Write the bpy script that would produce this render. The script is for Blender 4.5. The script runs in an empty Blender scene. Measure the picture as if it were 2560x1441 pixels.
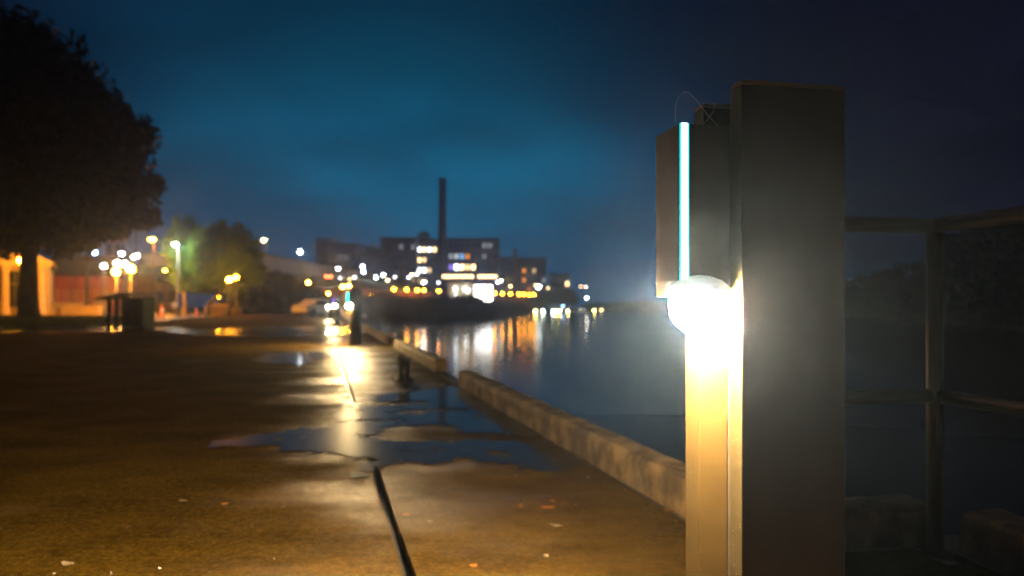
import bpy, bmesh, math, random
import numpy as np
from mathutils import Vector, Matrix, noise as mnoise
R = math.radians
random.seed(7); rng = np.random.default_rng(7)
SC = bpy.context.scene
COL = SC.collection

# ------------------------------------------------------------------ camera
CAMZ = 0.80
cam_d = bpy.data.cameras.new('camera'); cam = bpy.data.objects.new('camera', cam_d); COL.objects.link(cam)
cam.location = (0, 0, CAMZ); cam.rotation_euler = (R(90), 0, 0)
cam_d.sensor_width = 36; cam_d.lens = 24; cam_d.shift_y = 0.0174
cam_d.clip_start = 0.02; cam_d.clip_end = 3000
cam_d.dof.use_dof = True; cam_d.dof.focus_distance = 1.22; cam_d.dof.aperture_fstop = 2.9
SC.camera = cam

# ------------------------------------------------------------------ world: late dusk sky
W = bpy.data.worlds.new("World"); SC.world = W; W.use_nodes = True
def build_world():
    nt = W.node_tree; N = nt.nodes; L = nt.links
    for n in list(N): N.remove(n)
    out = N.new('ShaderNodeOutputWorld'); bg = N.new('ShaderNodeBackground'); L.new(bg.outputs[0], out.inputs[0])
    tc = N.new('ShaderNodeTexCoord')
    nrm = N.new('ShaderNodeVectorMath'); nrm.operation = 'NORMALIZE'; L.new(tc.outputs['Generated'], nrm.inputs[0])
    dot = N.new('ShaderNodeVectorMath'); dot.operation = 'DOT_PRODUCT'
    g = Vector((-0.17, 1.0, 0.01)).normalized(); dot.inputs[1].default_value = g
    L.new(nrm.outputs[0], dot.inputs[0])
    mr = N.new('ShaderNodeMapRange'); mr.interpolation_type = 'SMOOTHSTEP'
    mr.inputs['From Min'].default_value = 0.68; mr.inputs['From Max'].default_value = 1.0
    L.new(dot.outputs['Value'], mr.inputs['Value'])
    mixc = N.new('ShaderNodeValToRGB'); L.new(mr.outputs[0], mixc.inputs[0])
    e = mixc.color_ramp.elements
    e[0].position = 0.0; e[0].color = (0.0065, 0.0075, 0.018, 1)
    e[1].position = 1.0; e[1].color = (0.001, 0.135, 0.255, 1)
    mixc.color_ramp.interpolation = 'B_SPLINE'
    for ps, cl_ in ((0.35, (0.0045, 0.009, 0.024, 1)), (0.62, (0.0016, 0.0150, 0.038, 1)), (0.85, (0.001, 0.041, 0.089, 1))): mixc.color_ramp.elements.new(ps).color = cl_
    # clouds: soft noise on a dome plane
    sep = N.new('ShaderNodeSeparateXYZ'); L.new(nrm.outputs[0], sep.inputs[0])
    az = N.new('ShaderNodeMath'); az.operation = 'MAXIMUM'; az.inputs[1].default_value = 0.0; L.new(sep.outputs[2], az.inputs[0])
    ad = N.new('ShaderNodeMath'); ad.operation = 'ADD'; ad.inputs[1].default_value = 0.16; L.new(az.outputs[0], ad.inputs[0])
    dv = N.new('ShaderNodeVectorMath'); dv.operation = 'SCALE'
    inv = N.new('ShaderNodeMath'); inv.operation = 'DIVIDE'; inv.inputs[0].default_value = 1.0; L.new(ad.outputs[0], inv.inputs[1])
    L.new(nrm.outputs[0], dv.inputs[0]); L.new(inv.outputs[0], dv.inputs['Scale'])
    no = N.new('ShaderNodeTexNoise'); no.inputs['Scale'].default_value = 0.75; no.inputs['Detail'].default_value = 5; no.inputs['Roughness'].default_value = 0.5
    L.new(dv.outputs[0], no.inputs['Vector'])
    cr = N.new('ShaderNodeMapRange'); cr.interpolation_type = 'SMOOTHSTEP'
    cr.inputs['From Min'].default_value = 0.36; cr.inputs['From Max'].default_value = 0.62
    cr.inputs['To Min'].default_value = 1.12; cr.inputs['To Max'].default_value = 0.58
    L.new(no.outputs['Fac'], cr.inputs['Value'])
    mul = N.new('ShaderNodeVectorMath'); mul.operation = 'SCALE'
    L.new(mixc.outputs[0], mul.inputs[0]); L.new(cr.outputs[0], mul.inputs['Scale'])
    L.new(mul.outputs[0], bg.inputs['Color']); bg.inputs['Strength'].default_value = 1.0
build_world()
SC.view_settings.view_transform = 'Standard'; SC.view_settings.look = 'None'
SC.view_settings.exposure = 0; SC.view_settings.gamma = 1; SC.view_settings.use_curve_mapping = False
cy = SC.cycles
cy.use_denoising = True; cy.denoising_prefilter = 'FAST'
cy.max_bounces = 6; cy.diffuse_bounces = 2; cy.glossy_bounces = 3; cy.transmission_bounces = 3; cy.volume_bounces = 0; cy.transparent_max_bounces = 8
cy.sample_clamp_indirect = 6; cy.sample_clamp_direct = 0
cy.caustics_reflective = False; cy.caustics_refractive = False

HAZE_DENSITY = 0.0014
LAMP_STRENGTH = 13500.0      # radiance of the near bollard lens

# ------------------------------------------------------------------ helpers
F = 24 / 36 * 2560
def at(u, d, v=None, z=None):
    """real position of something seen at column u (of 2560) standing d metres ahead"""
    x = (u - 1280) / F * d
    if z is None: z = CAMZ - (v - 765) / F * d
    return Vector((x, d, z))
def onground(u, v, z=0.0):
    d = (CAMZ - z) * F / (v - 765)
    return Vector(((u - 1280) / F * d, d, z))

class MB:
    """collects shapes into one mesh"""
    def __init__(s): s.v = []; s.f = []; s.mi = []; s.sm = []
    def add(s, vs, fs, mi=0, smooth=False):
        o = len(s.v); s.v += [tuple(p) for p in vs]
        for f in fs: s.f.append([i + o for i in f]); s.mi.append(mi); s.sm.append(smooth)
        return s
    def box(s, x0, x1, y0, y1, z0, z1, mi=0, M=None, bev=0.0):
        if bev > 0:
            bm = bmesh.new(); bmesh.ops.create_cube(bm, size=1)
            for v in bm.verts: v.co = Vector(((x0+x1)/2 + v.co.x*(x1-x0), (y0+y1)/2 + v.co.y*(y1-y0), (z0+z1)/2 + v.co.z*(z1-z0)))
            bmesh.ops.bevel(bm, geom=bm.edges[:], offset=bev, segments=2, affect='EDGES', profile=0.5)
            bm.verts.index_update()
            vs = [v.co.copy() for v in bm.verts]; fs = [[v.index for v in f.verts] for f in bm.faces]; bm.free()
        else:
            vs = [Vector(p) for p in ((x0,y0,z0),(x1,y0,z0),(x1,y1,z0),(x0,y1,z0),(x0,y0,z1),(x1,y0,z1),(x1,y1,z1),(x0,y1,z1))]
            fs = [(0,3,2,1),(4,5,6,7),(0,1,5,4),(1,2,6,5),(2,3,7,6),(3,0,4,7)]
        if M is not None: vs = [M @ v for v in vs]
        return s.add(vs, fs, mi)
    def tube(s, p0, p1, r0, r1=None, n=10, mi=0, caps=True, smooth=True):
        p0 = Vector(p0); p1 = Vector(p1); r1 = r0 if r1 is None else r1
        a = (p1 - p0).normalized(); t = Vector((0,0,1)) if abs(a.z) < 0.9 else Vector((1,0,0))
        u = a.cross(t).normalized(); w = a.cross(u)
        vs = []
        for p, r in ((p0, r0), (p1, r1)):
            for k in range(n):
                an = 2*math.pi*k/n; vs.append(p + u*math.cos(an)*r + w*math.sin(an)*r)
        o = len(s.v); fs = [(k, (k+1) % n, n+(k+1) % n, n+k) for k in range(n)]
        s.add(vs, fs, mi, smooth)
        if caps: s.add([], [], mi); s.f.append([o+k for k in range(n)][::-1]); s.mi.append(mi); s.sm.append(False); s.f.append([o+n+k for k in range(n)]); s.mi.append(mi); s.sm.append(False)
        return s
    def path(s, pts, r, n=8, mi=0):
        for a, b in zip(pts[:-1], pts[1:]): s.tube(a, b, r if not callable(r) else r(a), None, n, mi, True)
        return s
    def lathe(s, prof, n=16, c=(0,0,0), mi=0, smooth=True):
        vs = []; c = Vector(c)
        for (r, z) in prof:
            for k in range(n):
                a = 2*math.pi*k/n; vs.append(c + Vector((r*math.cos(a), r*math.sin(a), z)))
        fs = []
        for i in range(len(prof)-1):
            for k in range(n): fs.append((i*n+k, i*n+(k+1) % n, (i+1)*n+(k+1) % n, (i+1)*n+k))
        fs.append(tuple(range(n))[::-1]); fs.append(tuple((len(prof)-1)*n+k for k in range(n)))
        return s.add(vs, fs, mi, smooth)
    def ball(s, c, r, mi=0, nu=14, nv=8, sc=(1,1,1)):
        prof = [(max(1e-4, math.sin(math.pi*i/nv))*r, -math.cos(math.pi*i/nv)*r) for i in range(nv+1)]
        c = Vector(c); o = len(s.v); s.lathe(prof, nu, (0,0,0), mi)
        for i in range(o, len(s.v)):
            p = s.v[i]; s.v[i] = (c.x+p[0]*sc[0], c.y+p[1]*sc[1], c.z+p[2]*sc[2])
        return s
    def prism(s, poly, z0, z1, mi=0):
        n = len(poly); vs = [(p[0], p[1], z0) for p in poly] + [(p[0], p[1], z1) for p in poly]
        fs = [tuple(range(n))[::-1], tuple(range(n, 2*n))] + [(i, (i+1) % n, n+(i+1) % n, n+i) for i in range(n)]
        return s.add(vs, fs, mi)
    def mesh(s, name, mats):
        me = bpy.data.meshes.new(name); me.from_pydata(s.v, [], s.f)
        for m in (mats if isinstance(mats, (list, tuple)) else [mats]): me.materials.append(m)
        me.polygons.foreach_set('material_index', s.mi); me.polygons.foreach_set('use_smooth', s.sm)
        me.update(); return me
    def build(s, name, mats, parent=None):
        return link(name, s.mesh(name, mats), parent)

def link(name, me, parent=None):
    o = bpy.data.objects.new(name, me); COL.objects.link(o)
    if parent is not None: o.parent = parent
    return o
def tag(o, label, cat, group=None):
    o['label'] = label; o['category'] = cat
    if group: o['group'] = group
    return o
def struct(o): o['kind'] = 'structure'; return o
def thing(name, label, cat, loc=(0,0,0), rz=0.0, group=None):
    o = bpy.data.objects.new(name, None); COL.objects.link(o)
    o.location = loc; o.rotation_euler = (0, 0, rz); o.empty_display_size = 0.2
    return tag(o, label, cat, group)
def copy_tree(o, parent=None):
    c = o.copy(); COL.objects.link(c)
    if parent is not None: c.parent = parent
    for ch in [q for q in bpy.data.objects if q.parent == o]: copy_tree(ch, c)
    return c

# ------------------------------------------------------------------ materials
def new_mat(name):
    m = bpy.data.materials.new(name); m.use_nodes = True
    return m, m.node_tree.nodes, m.node_tree.links, m.node_tree.nodes['Principled BSDF']
def ramp(N, L, src, stops):
    r = N.new('ShaderNodeValToRGB'); L.new(src, r.inputs[0]); el = r.color_ramp.elements
    while len(el) < len(stops): el.new(0.5)
    for e, (p, c) in zip(el, stops): e.position = p; e.color = (*c, 1) if len(c) == 3 else c
    return r.outputs[0]
def noise_tex(N, L, scale, detail=4, rough=0.55, coord='Object', stretch=None):
    tc = N.new('ShaderNodeTexCoord'); n = N.new('ShaderNodeTexNoise')
    n.inputs['Scale'].default_value = scale; n.inputs['Detail'].default_value = detail; n.inputs['Roughness'].default_value = rough
    if stretch:
        mp = N.new('ShaderNodeMapping'); mp.inputs['Scale'].default_value = stretch; L.new(tc.outputs[coord], mp.inputs[0]); L.new(mp.outputs[0], n.inputs[0])
    else: L.new(tc.outputs[coord], n.inputs[0])
    return n.outputs['Fac']
def mat_noise(name, c0, c1, scale=4, rough=0.6, bump=0.0, bscale=40, metallic=0.0, spec=0.5, rr=None, coord='Object', detail=5, stretch=None, bdist=0.01, contrast=(0.35, 0.65)):
    m, N, L, b = new_mat(name)
    f = noise_tex(N, L, scale, detail, 0.6, coord, stretch)
    L.new(ramp(N, L, f, [(contrast[0], c0), (contrast[1], c1)]), b.inputs['Base Color'])
    b.inputs['Roughness'].default_value = rough; b.inputs['Metallic'].default_value = metallic; b.inputs['Specular IOR Level'].default_value = spec
    if rr:
        g = noise_tex(N, L, rr[0], 4, 0.6, coord)
        L.new(ramp(N, L, g, [(0.38, (rr[1],)*3), (0.62, (rr[2],)*3)]), b.inputs['Roughness'])
    if bump:
        h = noise_tex(N, L, bscale, 6, 0.65, coord); bp = N.new('ShaderNodeBump')
        bp.inputs['Strength'].default_value = bump; bp.inputs['Distance'].default_value = bdist; L.new(h, bp.inputs['Height']); L.new(bp.outputs[0], b.inputs['Normal'])
    return m
def mat_emit(name, col, strength):
    m, N, L, b = new_mat(name)
    b.inputs['Base Color'].default_value = (0.02, 0.02, 0.02, 1); b.inputs['Roughness'].default_value = 0.4
    b.inputs['Emission Color'].default_value = (*col, 1); b.inputs['Emission Strength'].default_value = strength
    return m

def mat_wet_concrete(name, c0, c1, wet=0.5):
    m, N, L, b = new_mat(name)
    big = noise_tex(N, L, 1.3, 8, 0.66, 'Object', (1.0, 1.5, 1)); fine = noise_tex(N, L, 34, 8, 0.75, 'Object'); speck = noise_tex(N, L, 75, 8, 0.8, 'Object')
    mx = N.new('ShaderNodeMix'); mx.data_type = 'FLOAT'; mx.inputs[0].default_value = 0.55; L.new(big, mx.inputs[2]); L.new(fine, mx.inputs[3])
    colr = ramp(N, L, mx.outputs[0], [(0.41, c0), (0.60, c1)])
    dk = ramp(N, L, speck, [(0.34, (0.12, 0.10, 0.08)), (0.45, (0.75, 0.75, 0.75)), (0.55, (1.05, 1.05, 1.05)), (0.66, (1.9, 1.8, 1.7))])
    mul = N.new('ShaderNodeMix'); mul.data_type = 'RGBA'; mul.blend_type = 'MULTIPLY'; mul.inputs[0].default_value = 1.0
    L.new(colr, mul.inputs[6]); L.new(dk, mul.inputs[7]); L.new(mul.outputs[2], b.inputs['Base Color'])
    w = noise_tex(N, L, 0.8, 5, 0.62, 'Object', (1.0, 1.7, 1))
    tc = N.new('ShaderNodeTexCoord'); dp = N.new('ShaderNodeVectorMath'); dp.operation = 'DOT_PRODUCT'
    dp.inputs[1].default_value = (0.9637, 0.267, 0); L.new(tc.outputs['Object'], dp.inputs[0])      # distance across from the joint
    sb = N.new('ShaderNodeMath'); sb.operation = 'SUBTRACT'; sb.inputs[1].default_value = 0.266 + 0.16; L.new(dp.outputs['Value'], sb.inputs[0])
    ab = N.new('ShaderNodeMath'); ab.operation = 'ABSOLUTE'; L.new(sb.outputs[0], ab.inputs[0])
    mr = N.new('ShaderNodeMapRange'); mr.interpolation_type = 'SMOOTHSTEP'; mr.inputs['From Min'].default_value = 0.1; mr.inputs['From Max'].default_value = 1.35
    mr.inputs['To Min'].default_value = 0.20; mr.inputs['To Max'].default_value = -0.16; L.new(ab.outputs[0], mr.inputs['Value'])
    wa = N.new('ShaderNodeMath'); wa.operation = 'ADD'; L.new(w, wa.inputs[0]); L.new(mr.outputs[0], wa.inputs[1])
    L.new(ramp(N, L, wa.outputs[0], [(0.42, (0.92,)*3), (0.56, (0.62,)*3), (0.76, (0.30,)*3)]), b.inputs['Roughness'])
    L.new(ramp(N, L, wa.outputs[0], [(0.42, (0.02,)*3), (0.60, (0.10,)*3), (0.76, (0.28,)*3)]), b.inputs['Specular IOR Level'])
    ad = N.new('ShaderNodeMath'); ad.operation = 'ADD'; L.new(fine, ad.inputs[0]); L.new(speck, ad.inputs[1])
    bp = N.new('ShaderNodeBump'); bp.inputs['Strength'].default_value = 0.6; bp.inputs['Distance'].default_value = 0.010
    L.new(ad.outputs[0], bp.inputs['Height']); L.new(bp.outputs[0], b.inputs['Normal'])
    return m
def mat_water(name, col, rough, bump, bscale, stretch=None, dist=0.02, ior=1.33):
    m, N, L, b = new_mat(name)
    b.inputs['Base Color'].default_value = (*col, 1); b.inputs['Roughness'].default_value = rough; b.inputs['IOR'].default_value = ior
    if bump:
        h = noise_tex(N, L, bscale, 3, 0.5, 'Object', stretch); bp = N.new('ShaderNodeBump'); bp.inputs['Strength'].default_value = bump; bp.inputs['Distance'].default_value = dist
        L.new(h, bp.inputs['Height']); L.new(bp.outputs[0], b.inputs['Normal'])
    return m
def mat_water2(name, col, r0, r1, fac, ior=1.33):
    # two ripple scales: calm patches and a rougher share
    m, N, L, b = new_mat(name); b.inputs['Base Color'].default_value = (*col, 1); b.inputs['Roughness'].default_value = r0; b.inputs['IOR'].default_value = ior
    b2 = N.new('ShaderNodeBsdfPrincipled'); b2.inputs['Base Color'].default_value = (*col, 1); b2.inputs['Roughness'].default_value = r1; b2.inputs['IOR'].default_value = ior
    ms = N.new('ShaderNodeMixShader'); ms.inputs[0].default_value = fac; L.new(b.outputs[0], ms.inputs[1]); L.new(b2.outputs[0], ms.inputs[2]); L.new(ms.outputs[0], N['Material Output'].inputs[0])
    return m
def mat_leaf(name, c0, c1):
    m, N, L, b = new_mat(name)
    oi = N.new('ShaderNodeNewGeometry')
    L.new(ramp(N, L, oi.outputs['Random Per Island'], [(0.0, c0), (1.0, c1)]), b.inputs['Base Color'])
    b.inputs['Roughness'].default_value = 0.55
    tr = N.new('ShaderNodeBsdfTranslucent'); L.new(b.inputs['Base Color'].links[0].from_socket, tr.inputs[0])
    ms = N.new('ShaderNodeMixShader'); ms.inputs[0].default_value = 0.35
    out = N['Material Output']; L.new(b.outputs[0], ms.inputs[1]); L.new(tr.outputs[0], ms.inputs[2]); L.new(ms.outputs[0], out.inputs[0])
    return m
def mat_brick(name, c1, c2, mortar, scale=1.0):
    m, N, L, b = new_mat(name)
    tc = N.new('ShaderNodeTexCoord'); mp = N.new('ShaderNodeMapping'); mp.inputs['Rotation'].default_value = (R(90), 0, 0)
    L.new(tc.outputs['Object'], mp.inputs[0])
    br = N.new('ShaderNodeTexBrick'); br.inputs['Scale'].default_value = scale
    br.inputs['Color1'].default_value = (*c1, 1); br.inputs['Color2'].default_value = (*c2, 1); br.inputs['Mortar'].default_value = (*mortar, 1)
    br.inputs['Brick Width'].default_value = 0.9; br.inputs['Row Height'].default_value = 0.3
    L.new(mp.outputs[0], br.inputs[0])
    f = noise_tex(N, L, 0.5, 5); sh = ramp(N, L, f, [(0.35, (0.6, 0.6, 0.6)), (0.65, (1.1, 1.05, 1.0))])
    mu = N.new('ShaderNodeMix'); mu.data_type = 'RGBA'; mu.blend_type = 'MULTIPLY'; mu.inputs[0].default_value = 1
    L.new(br.outputs[0], mu.inputs[6]); L.new(sh, mu.inputs[7]); L.new(mu.outputs[2], b.inputs['Base Color']); b.inputs['Roughness'].default_value = 0.85
    return m

M = {}
M['slab'] = mat_wet_concrete('wet_concrete', (0.032, 0.0175, 0.0022), (0.125, 0.072, 0.0100))
M['base'] = mat_noise('dark_wet_base', (0.012, 0.011, 0.010), (0.03, 0.027, 0.022), 5, 0.35, 0.4, 60)
M['asphalt'] = mat_noise('wet_asphalt', (0.035, 0.032, 0.028), (0.07, 0.062, 0.052), 1.2, 0.4, 0.3, 40, rr=(0.25, 0.12, 0.5))
M['kerb'] = mat_noise('old_kerb_concrete', (0.09, 0.06, 0.028), (0.32, 0.22, 0.11), 7, 0.75, 0.8, 22, bdist=0.012, stretch=(1, 1, 0.7), contrast=(0.38, 0.62))
M['quay'] = mat_noise('quay_concrete', (0.06, 0.055, 0.045), (0.14, 0.12, 0.09), 2, 0.6, 0.4, 15)
M['puddle'] = mat_water2('puddle_water', (0.020, 0.014, 0.007), 0.05, 0.32, 0.42, 1.22)
M['river'] = mat_water2('river_water', (0.010, 0.012, 0.016), 0.11, 0.28, 0.30)
M['bronze'] = mat_noise('bronze_paint', (0.026, 0.0148, 0.0011), (0.032, 0.0185, 0.0015), 14, 0.6, 0.25, 260, spec=0.35, bdist=0.0006)
M['plate'] = mat_noise('dark_bronze_plate', (0.014, 0.012, 0.0125), (0.020, 0.017, 0.0175), 16, 0.5, 0.15, 220, spec=0.2, bdist=0.0005, rr=(12, 0.45, 0.62), stretch=(1, 1, 0.15))
M['edge'] = mat_noise('dimmed_bronze_edge', (0.0065, 0.0042, 0.0007), (0.0095, 0.0062, 0.0011), 14, 0.65, 0.3, 260, spec=0.15, bdist=0.0006)  # bronze darkened to hold down the lamplight on the plate sides
M['head'] = mat_noise('head_paint', (0.012, 0.0105, 0.0105), (0.021, 0.018, 0.018), 30, 0.55, 0.4, 180, spec=0.3, bdist=0.0008)
M['cap'] = mat_noise('cap_metal', (0.09, 0.075, 0.055), (0.12, 0.10, 0.07), 20, 0.45, metallic=0.3)
M['drop'] = mat_water('rain_drops', (0.3, 0.27, 0.22), 0.05, 0, 1)
M['lens'] = mat_emit('lamp_lens_glow', (1.0, 0.69, 0.30), LAMP_STRENGTH); M['lens_far'] = mat_emit('far_lens_glow', (1.0, 0.69, 0.30), LAMP_STRENGTH*0.42)
M['led_core'] = mat_emit('led_core', (0.70, 1.0, 1.0), 5.0)
M['led_edge'] = mat_emit('led_edge', (0.0, 0.50, 0.52), 1.3)
M['led_violet'] = mat_emit('led_violet_core', (0.42, 0.16, 1.0), 9.0)
M['led_violet_edge'] = mat_emit('led_violet_edge', (0.25, 0.05, 0.9), 3.0)
M['led_far'] = mat_emit('led_far_core', (0.03, 0.9, 0.72), 9.0)
M['rail'] = mat_noise('rusty_rail_paint', (0.012, 0.008, 0.0065), (0.035, 0.019, 0.014), 18, 0.55, 0.3, 120, bdist=0.002)
M['iron'] = mat_noise('black_iron', (0.012, 0.012, 0.012), (0.03, 0.028, 0.026), 12, 0.35, 0.4, 50)
M['steel'] = mat_noise('worn_steel', (0.35, 0.34, 0.32), (0.5, 0.48, 0.45), 20, 0.25, metallic=1.0)
M['wire'] = mat_noise('clear_line', (0.55, 0.6, 0.6), (0.65, 0.7, 0.7), 20, 0.2)
M['bark'] = mat_noise('bark', (0.03, 0.022, 0.015), (0.075, 0.055, 0.038), 6, 0.9, 0.8, 12, stretch=(1, 1, 0.2), bdist=0.04)
M['bark_pale'] = mat_noise('pale_bark', (0.16, 0.13, 0.09), (0.30, 0.25, 0.18), 5, 0.85, 0.5, 12)
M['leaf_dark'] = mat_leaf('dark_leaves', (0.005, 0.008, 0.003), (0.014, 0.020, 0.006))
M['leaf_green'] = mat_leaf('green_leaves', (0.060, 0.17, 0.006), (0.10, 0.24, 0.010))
M['leaf_shrub'] = mat_leaf('shrub_leaves', (0.018, 0.021, 0.009), (0.036, 0.038, 0.016))
M['grass'] = mat_leaf('grass_blades', (0.03, 0.06, 0.012), (0.06, 0.11, 0.02))
M['forecourt'] = mat_noise('lamplit_paving', (0.20, 0.16, 0.11), (0.34, 0.28, 0.20), 0.5, 0.5, 0.3, 12, rr=(0.4, 0.2, 0.6))
M['lawn'] = mat_noise('lawn_soil', (0.04, 0.075, 0.015), (0.07, 0.115, 0.022), 2.5, 0.9, 0.5, 20)
M['slope'] = mat_noise('slope_grass', (0.05, 0.06, 0.015), (0.10, 0.10, 0.025), 0.6, 0.9, 0.6, 3, bdist=0.1)
M['bank'] = mat_noise('muddy_bank', (0.02, 0.018, 0.013), (0.04, 0.034, 0.024), 0.8, 0.85, 0.5, 4, bdist=0.1)
M['brick'] = mat_brick('red_brick', (0.24, 0.075, 0.04), (0.30, 0.10, 0.055), (0.20, 0.14, 0.11))
M['brick_dark'] = mat_brick('dark_brick', (0.13, 0.065, 0.045), (0.17, 0.085, 0.06), (0.13, 0.10, 0.085))
M['redwall'] = mat_noise('red_painted_wall', (0.40, 0.050, 0.020), (0.50, 0.075, 0.028), 0.8, 0.8, 0.2, 8)
M['shutter'] = mat_noise('orange_shutter_paint', (0.50, 0.16, 0.05), (0.60, 0.22, 0.07), 2, 0.7)
M['plaster'] = mat_noise('cream_plaster', (0.42, 0.33, 0.17), (0.52, 0.41, 0.22), 0.7, 0.8, 0.2, 10)
M['metalwall'] = mat_noise('pale_metal_siding', (0.32, 0.29, 0.26), (0.38, 0.35, 0.32), 0.3, 0.6, stretch=(1, 1, 0.2))
M['greywall'] = mat_noise('grey_concrete_wall', (0.14, 0.135, 0.125), (0.19, 0.18, 0.165), 0.3, 0.85)
M['palewall'] = mat_noise('pale_stone_wall', (0.42, 0.42, 0.38), (0.5, 0.5, 0.46), 0.3, 0.8)
M['roof'] = mat_noise('roof_felt', (0.035, 0.03, 0.028), (0.06, 0.05, 0.045), 1.0, 0.8)
M['roofbrown'] = mat_noise('brown_roof_tiles', (0.075, 0.045, 0.03), (0.12, 0.07, 0.045), 1.0, 0.8, stretch=(1, 5, 5))
M['glass'] = mat_water('window_glass', (0.015, 0.017, 0.02), 0.08, 0, 1, ior=1.5)
M['frame'] = mat_noise('window_frame_paint', (0.20, 0.19, 0.17), (0.26, 0.25, 0.22), 3, 0.6)
M['pole'] = mat_noise('pole_paint', (0.05, 0.045, 0.04), (0.08, 0.07, 0.06), 5, 0.5)
M['greenbox'] = mat_noise('dark_green_paint', (0.014, 0.032, 0.011), (0.024, 0.05, 0.016), 4, 0.45)
M['darkroof'] = mat_noise('dark_wood', (0.02, 0.014, 0.009), (0.04, 0.028, 0.018), 4, 0.6)
M['lowwall'] = mat_noise('low_wall_stone', (0.30, 0.22, 0.10), (0.40, 0.30, 0.14), 1.2, 0.8, 0.3, 12)
M['white'] = mat_noise('white_paint', (0.55, 0.55, 0.53), (0.66, 0.66, 0.64), 2, 0.5)
M['rubber'] = mat_noise('black_rubber', (0.012,)*3, (0.02,)*3, 4, 0.7)
M['cone'] = mat_noise('cone_red', (0.55, 0.07, 0.03), (0.62, 0.10, 0.04), 4, 0.5)
M['leaf_orange'] = mat_noise('orange_leaf', (0.42, 0.12, 0.02), (0.60, 0.22, 0.04), 60, 0.5)
M['leaf_pale'] = mat_noise('pale_leaf', (0.26, 0.20, 0.14), (0.42, 0.36, 0.28), 60, 0.5)
M['leaf_brown'] = mat_noise('brown_leaf', (0.10, 0.045, 0.02), (0.2, 0.09, 0.03), 60, 0.5)
M['grit'] = mat_noise('grit_stone', (0.02, 0.014, 0.008), (0.11, 0.08, 0.045), 9, 0.3)
M['wrapper'] = mat_noise('yellow_wrapper', (0.5, 0.33, 0.03), (0.75, 0.7, 0.6), 40, 0.3)
# lamp light colours
SOD = (1.0, 0.31, 0.010); WARM = (1.0, 0.66, 0.30); COOL = (0.85, 0.95, 1.0); BLUE = (0.25, 0.5, 1.0); YEL = (1.0, 0.80, 0.16)
_em = {}
def em(col, st):
    k = (col, round(st, 2))
    if k not in _em: _em[k] = mat_emit('lit_bulb', col, st)
    return _em[k]

# ------------------------------------------------------------------ quay frame of reference
J = Vector((-0.284, 2.02, 0)); T = Vector((-0.267, 0.9637, 0)); NN = Vector((0.9637, 0.267, 0))
def q(s, w, z=0.0): p = J + T*s + NN*w; return Vector((p.x, p.y, z))
KIN, KOUT = 1.04, 1.19
A = Vector((0.745, 2.2, 0)); B = Vector((1.43, 2.275, 0)); C3 = Vector((1.66, 0.9, 0))

# ---- bed of the river / horizon ground
b = MB(); b.box(-720, 720, -120, 900, -2.9, -2.6); struct(b.build('ground', M['bank']))
b = MB(); b.add([(-40,-100,-1.4),(700,-100,-1.4),(700,880,-1.4),(-40,880,-1.4)], [(0,1,2,3)]); struct(b.build('river', M['river']))

# ---- land on the left side, one sheet that drops to the water
SH = [(-60, 0), (84, 0), (97, -24.0), (104, -20), (112, -12), (119, -6), (125, -2.5), (160, 1.5), (188, 6), (230, 16), (300, 60), (420, 190), (560, 420), (700, 690)]
def shore(y):
    if y <= 84: return q((y - J.y - NN.y*1.19)/T.y, 1.19).x - 0.01
    x36 = q((84 - J.y - NN.y*1.19)/T.y, 1.19).x
    pts = [(84, x36)] + SH[2:]
    for (ya, xa), (yb, xb) in zip(pts[:-1], pts[1:]):
        if y <= yb: return xa + (xb-xa)*(y-ya)/(yb-ya)
    return pts[-1][1]
def build_land():
    ys = [-60, -10, 0, 2, 4, 8, 14, 20, 28, 36, 45, 58, 70, 83.5, 84.5, 88, 92, 97, 100, 104, 108, 112, 116, 119, 122, 125, 132, 140, 160, 175, 188, 205, 230, 260, 300, 350, 420, 560, 700]
    offs = [0, 1, 2.2, 3.6, 5.5, 8, 14, 25, 45, 90, 200, 400, 800]
    vs, fs = [], []
    for y in ys:
        xs = shore(y)
        if y < 2.2: xs = min(xs, 0.74)
        for k, o in enumerate(offs):
            if y <= 83.6: z = -0.07
            else:
                t = min(1, o/5.5); z = -1.9 + (1.83)*(t*t*(3-2*t)) + 0.12*(mnoise.noise(Vector((o*0.4, y*0.15, 0))))*(1 if 0 < o < 14 else 0)
            x = max(xs - o, -705)
            vs.append((x, y, z))
    n = len(offs)
    for i in range(len(ys)-1):
        for k in range(n-1): fs.append((i*n+k, (i+1)*n+k, (i+1)*n+k+1, i*n+k+1))
    struct(MB().add(vs, fs).build('land', M['asphalt']))
build_land()

# ---- quay wall under the kerb
b = MB()
b.prism([q(-0.13, KIN+0.02)[:2], q(85.5, KIN+0.02)[:2], q(85.5, KOUT+0.005)[:2], q(-0.02, KOUT+0.005)[:2]], -2.7, -0.012)
b.prism([(A.x, A.y+0.02), (A.x+0.01, A.y+0.155), (B.x+0.15, B.y+0.155), (C3.x+0.2, C3.y), (2.3, -3.0), (1.9, -3.0), (C3.x, C3.y), (B.x, B.y)], -2.7, -0.014)
struct(b.build('quay_wall', M['quay']))

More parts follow.
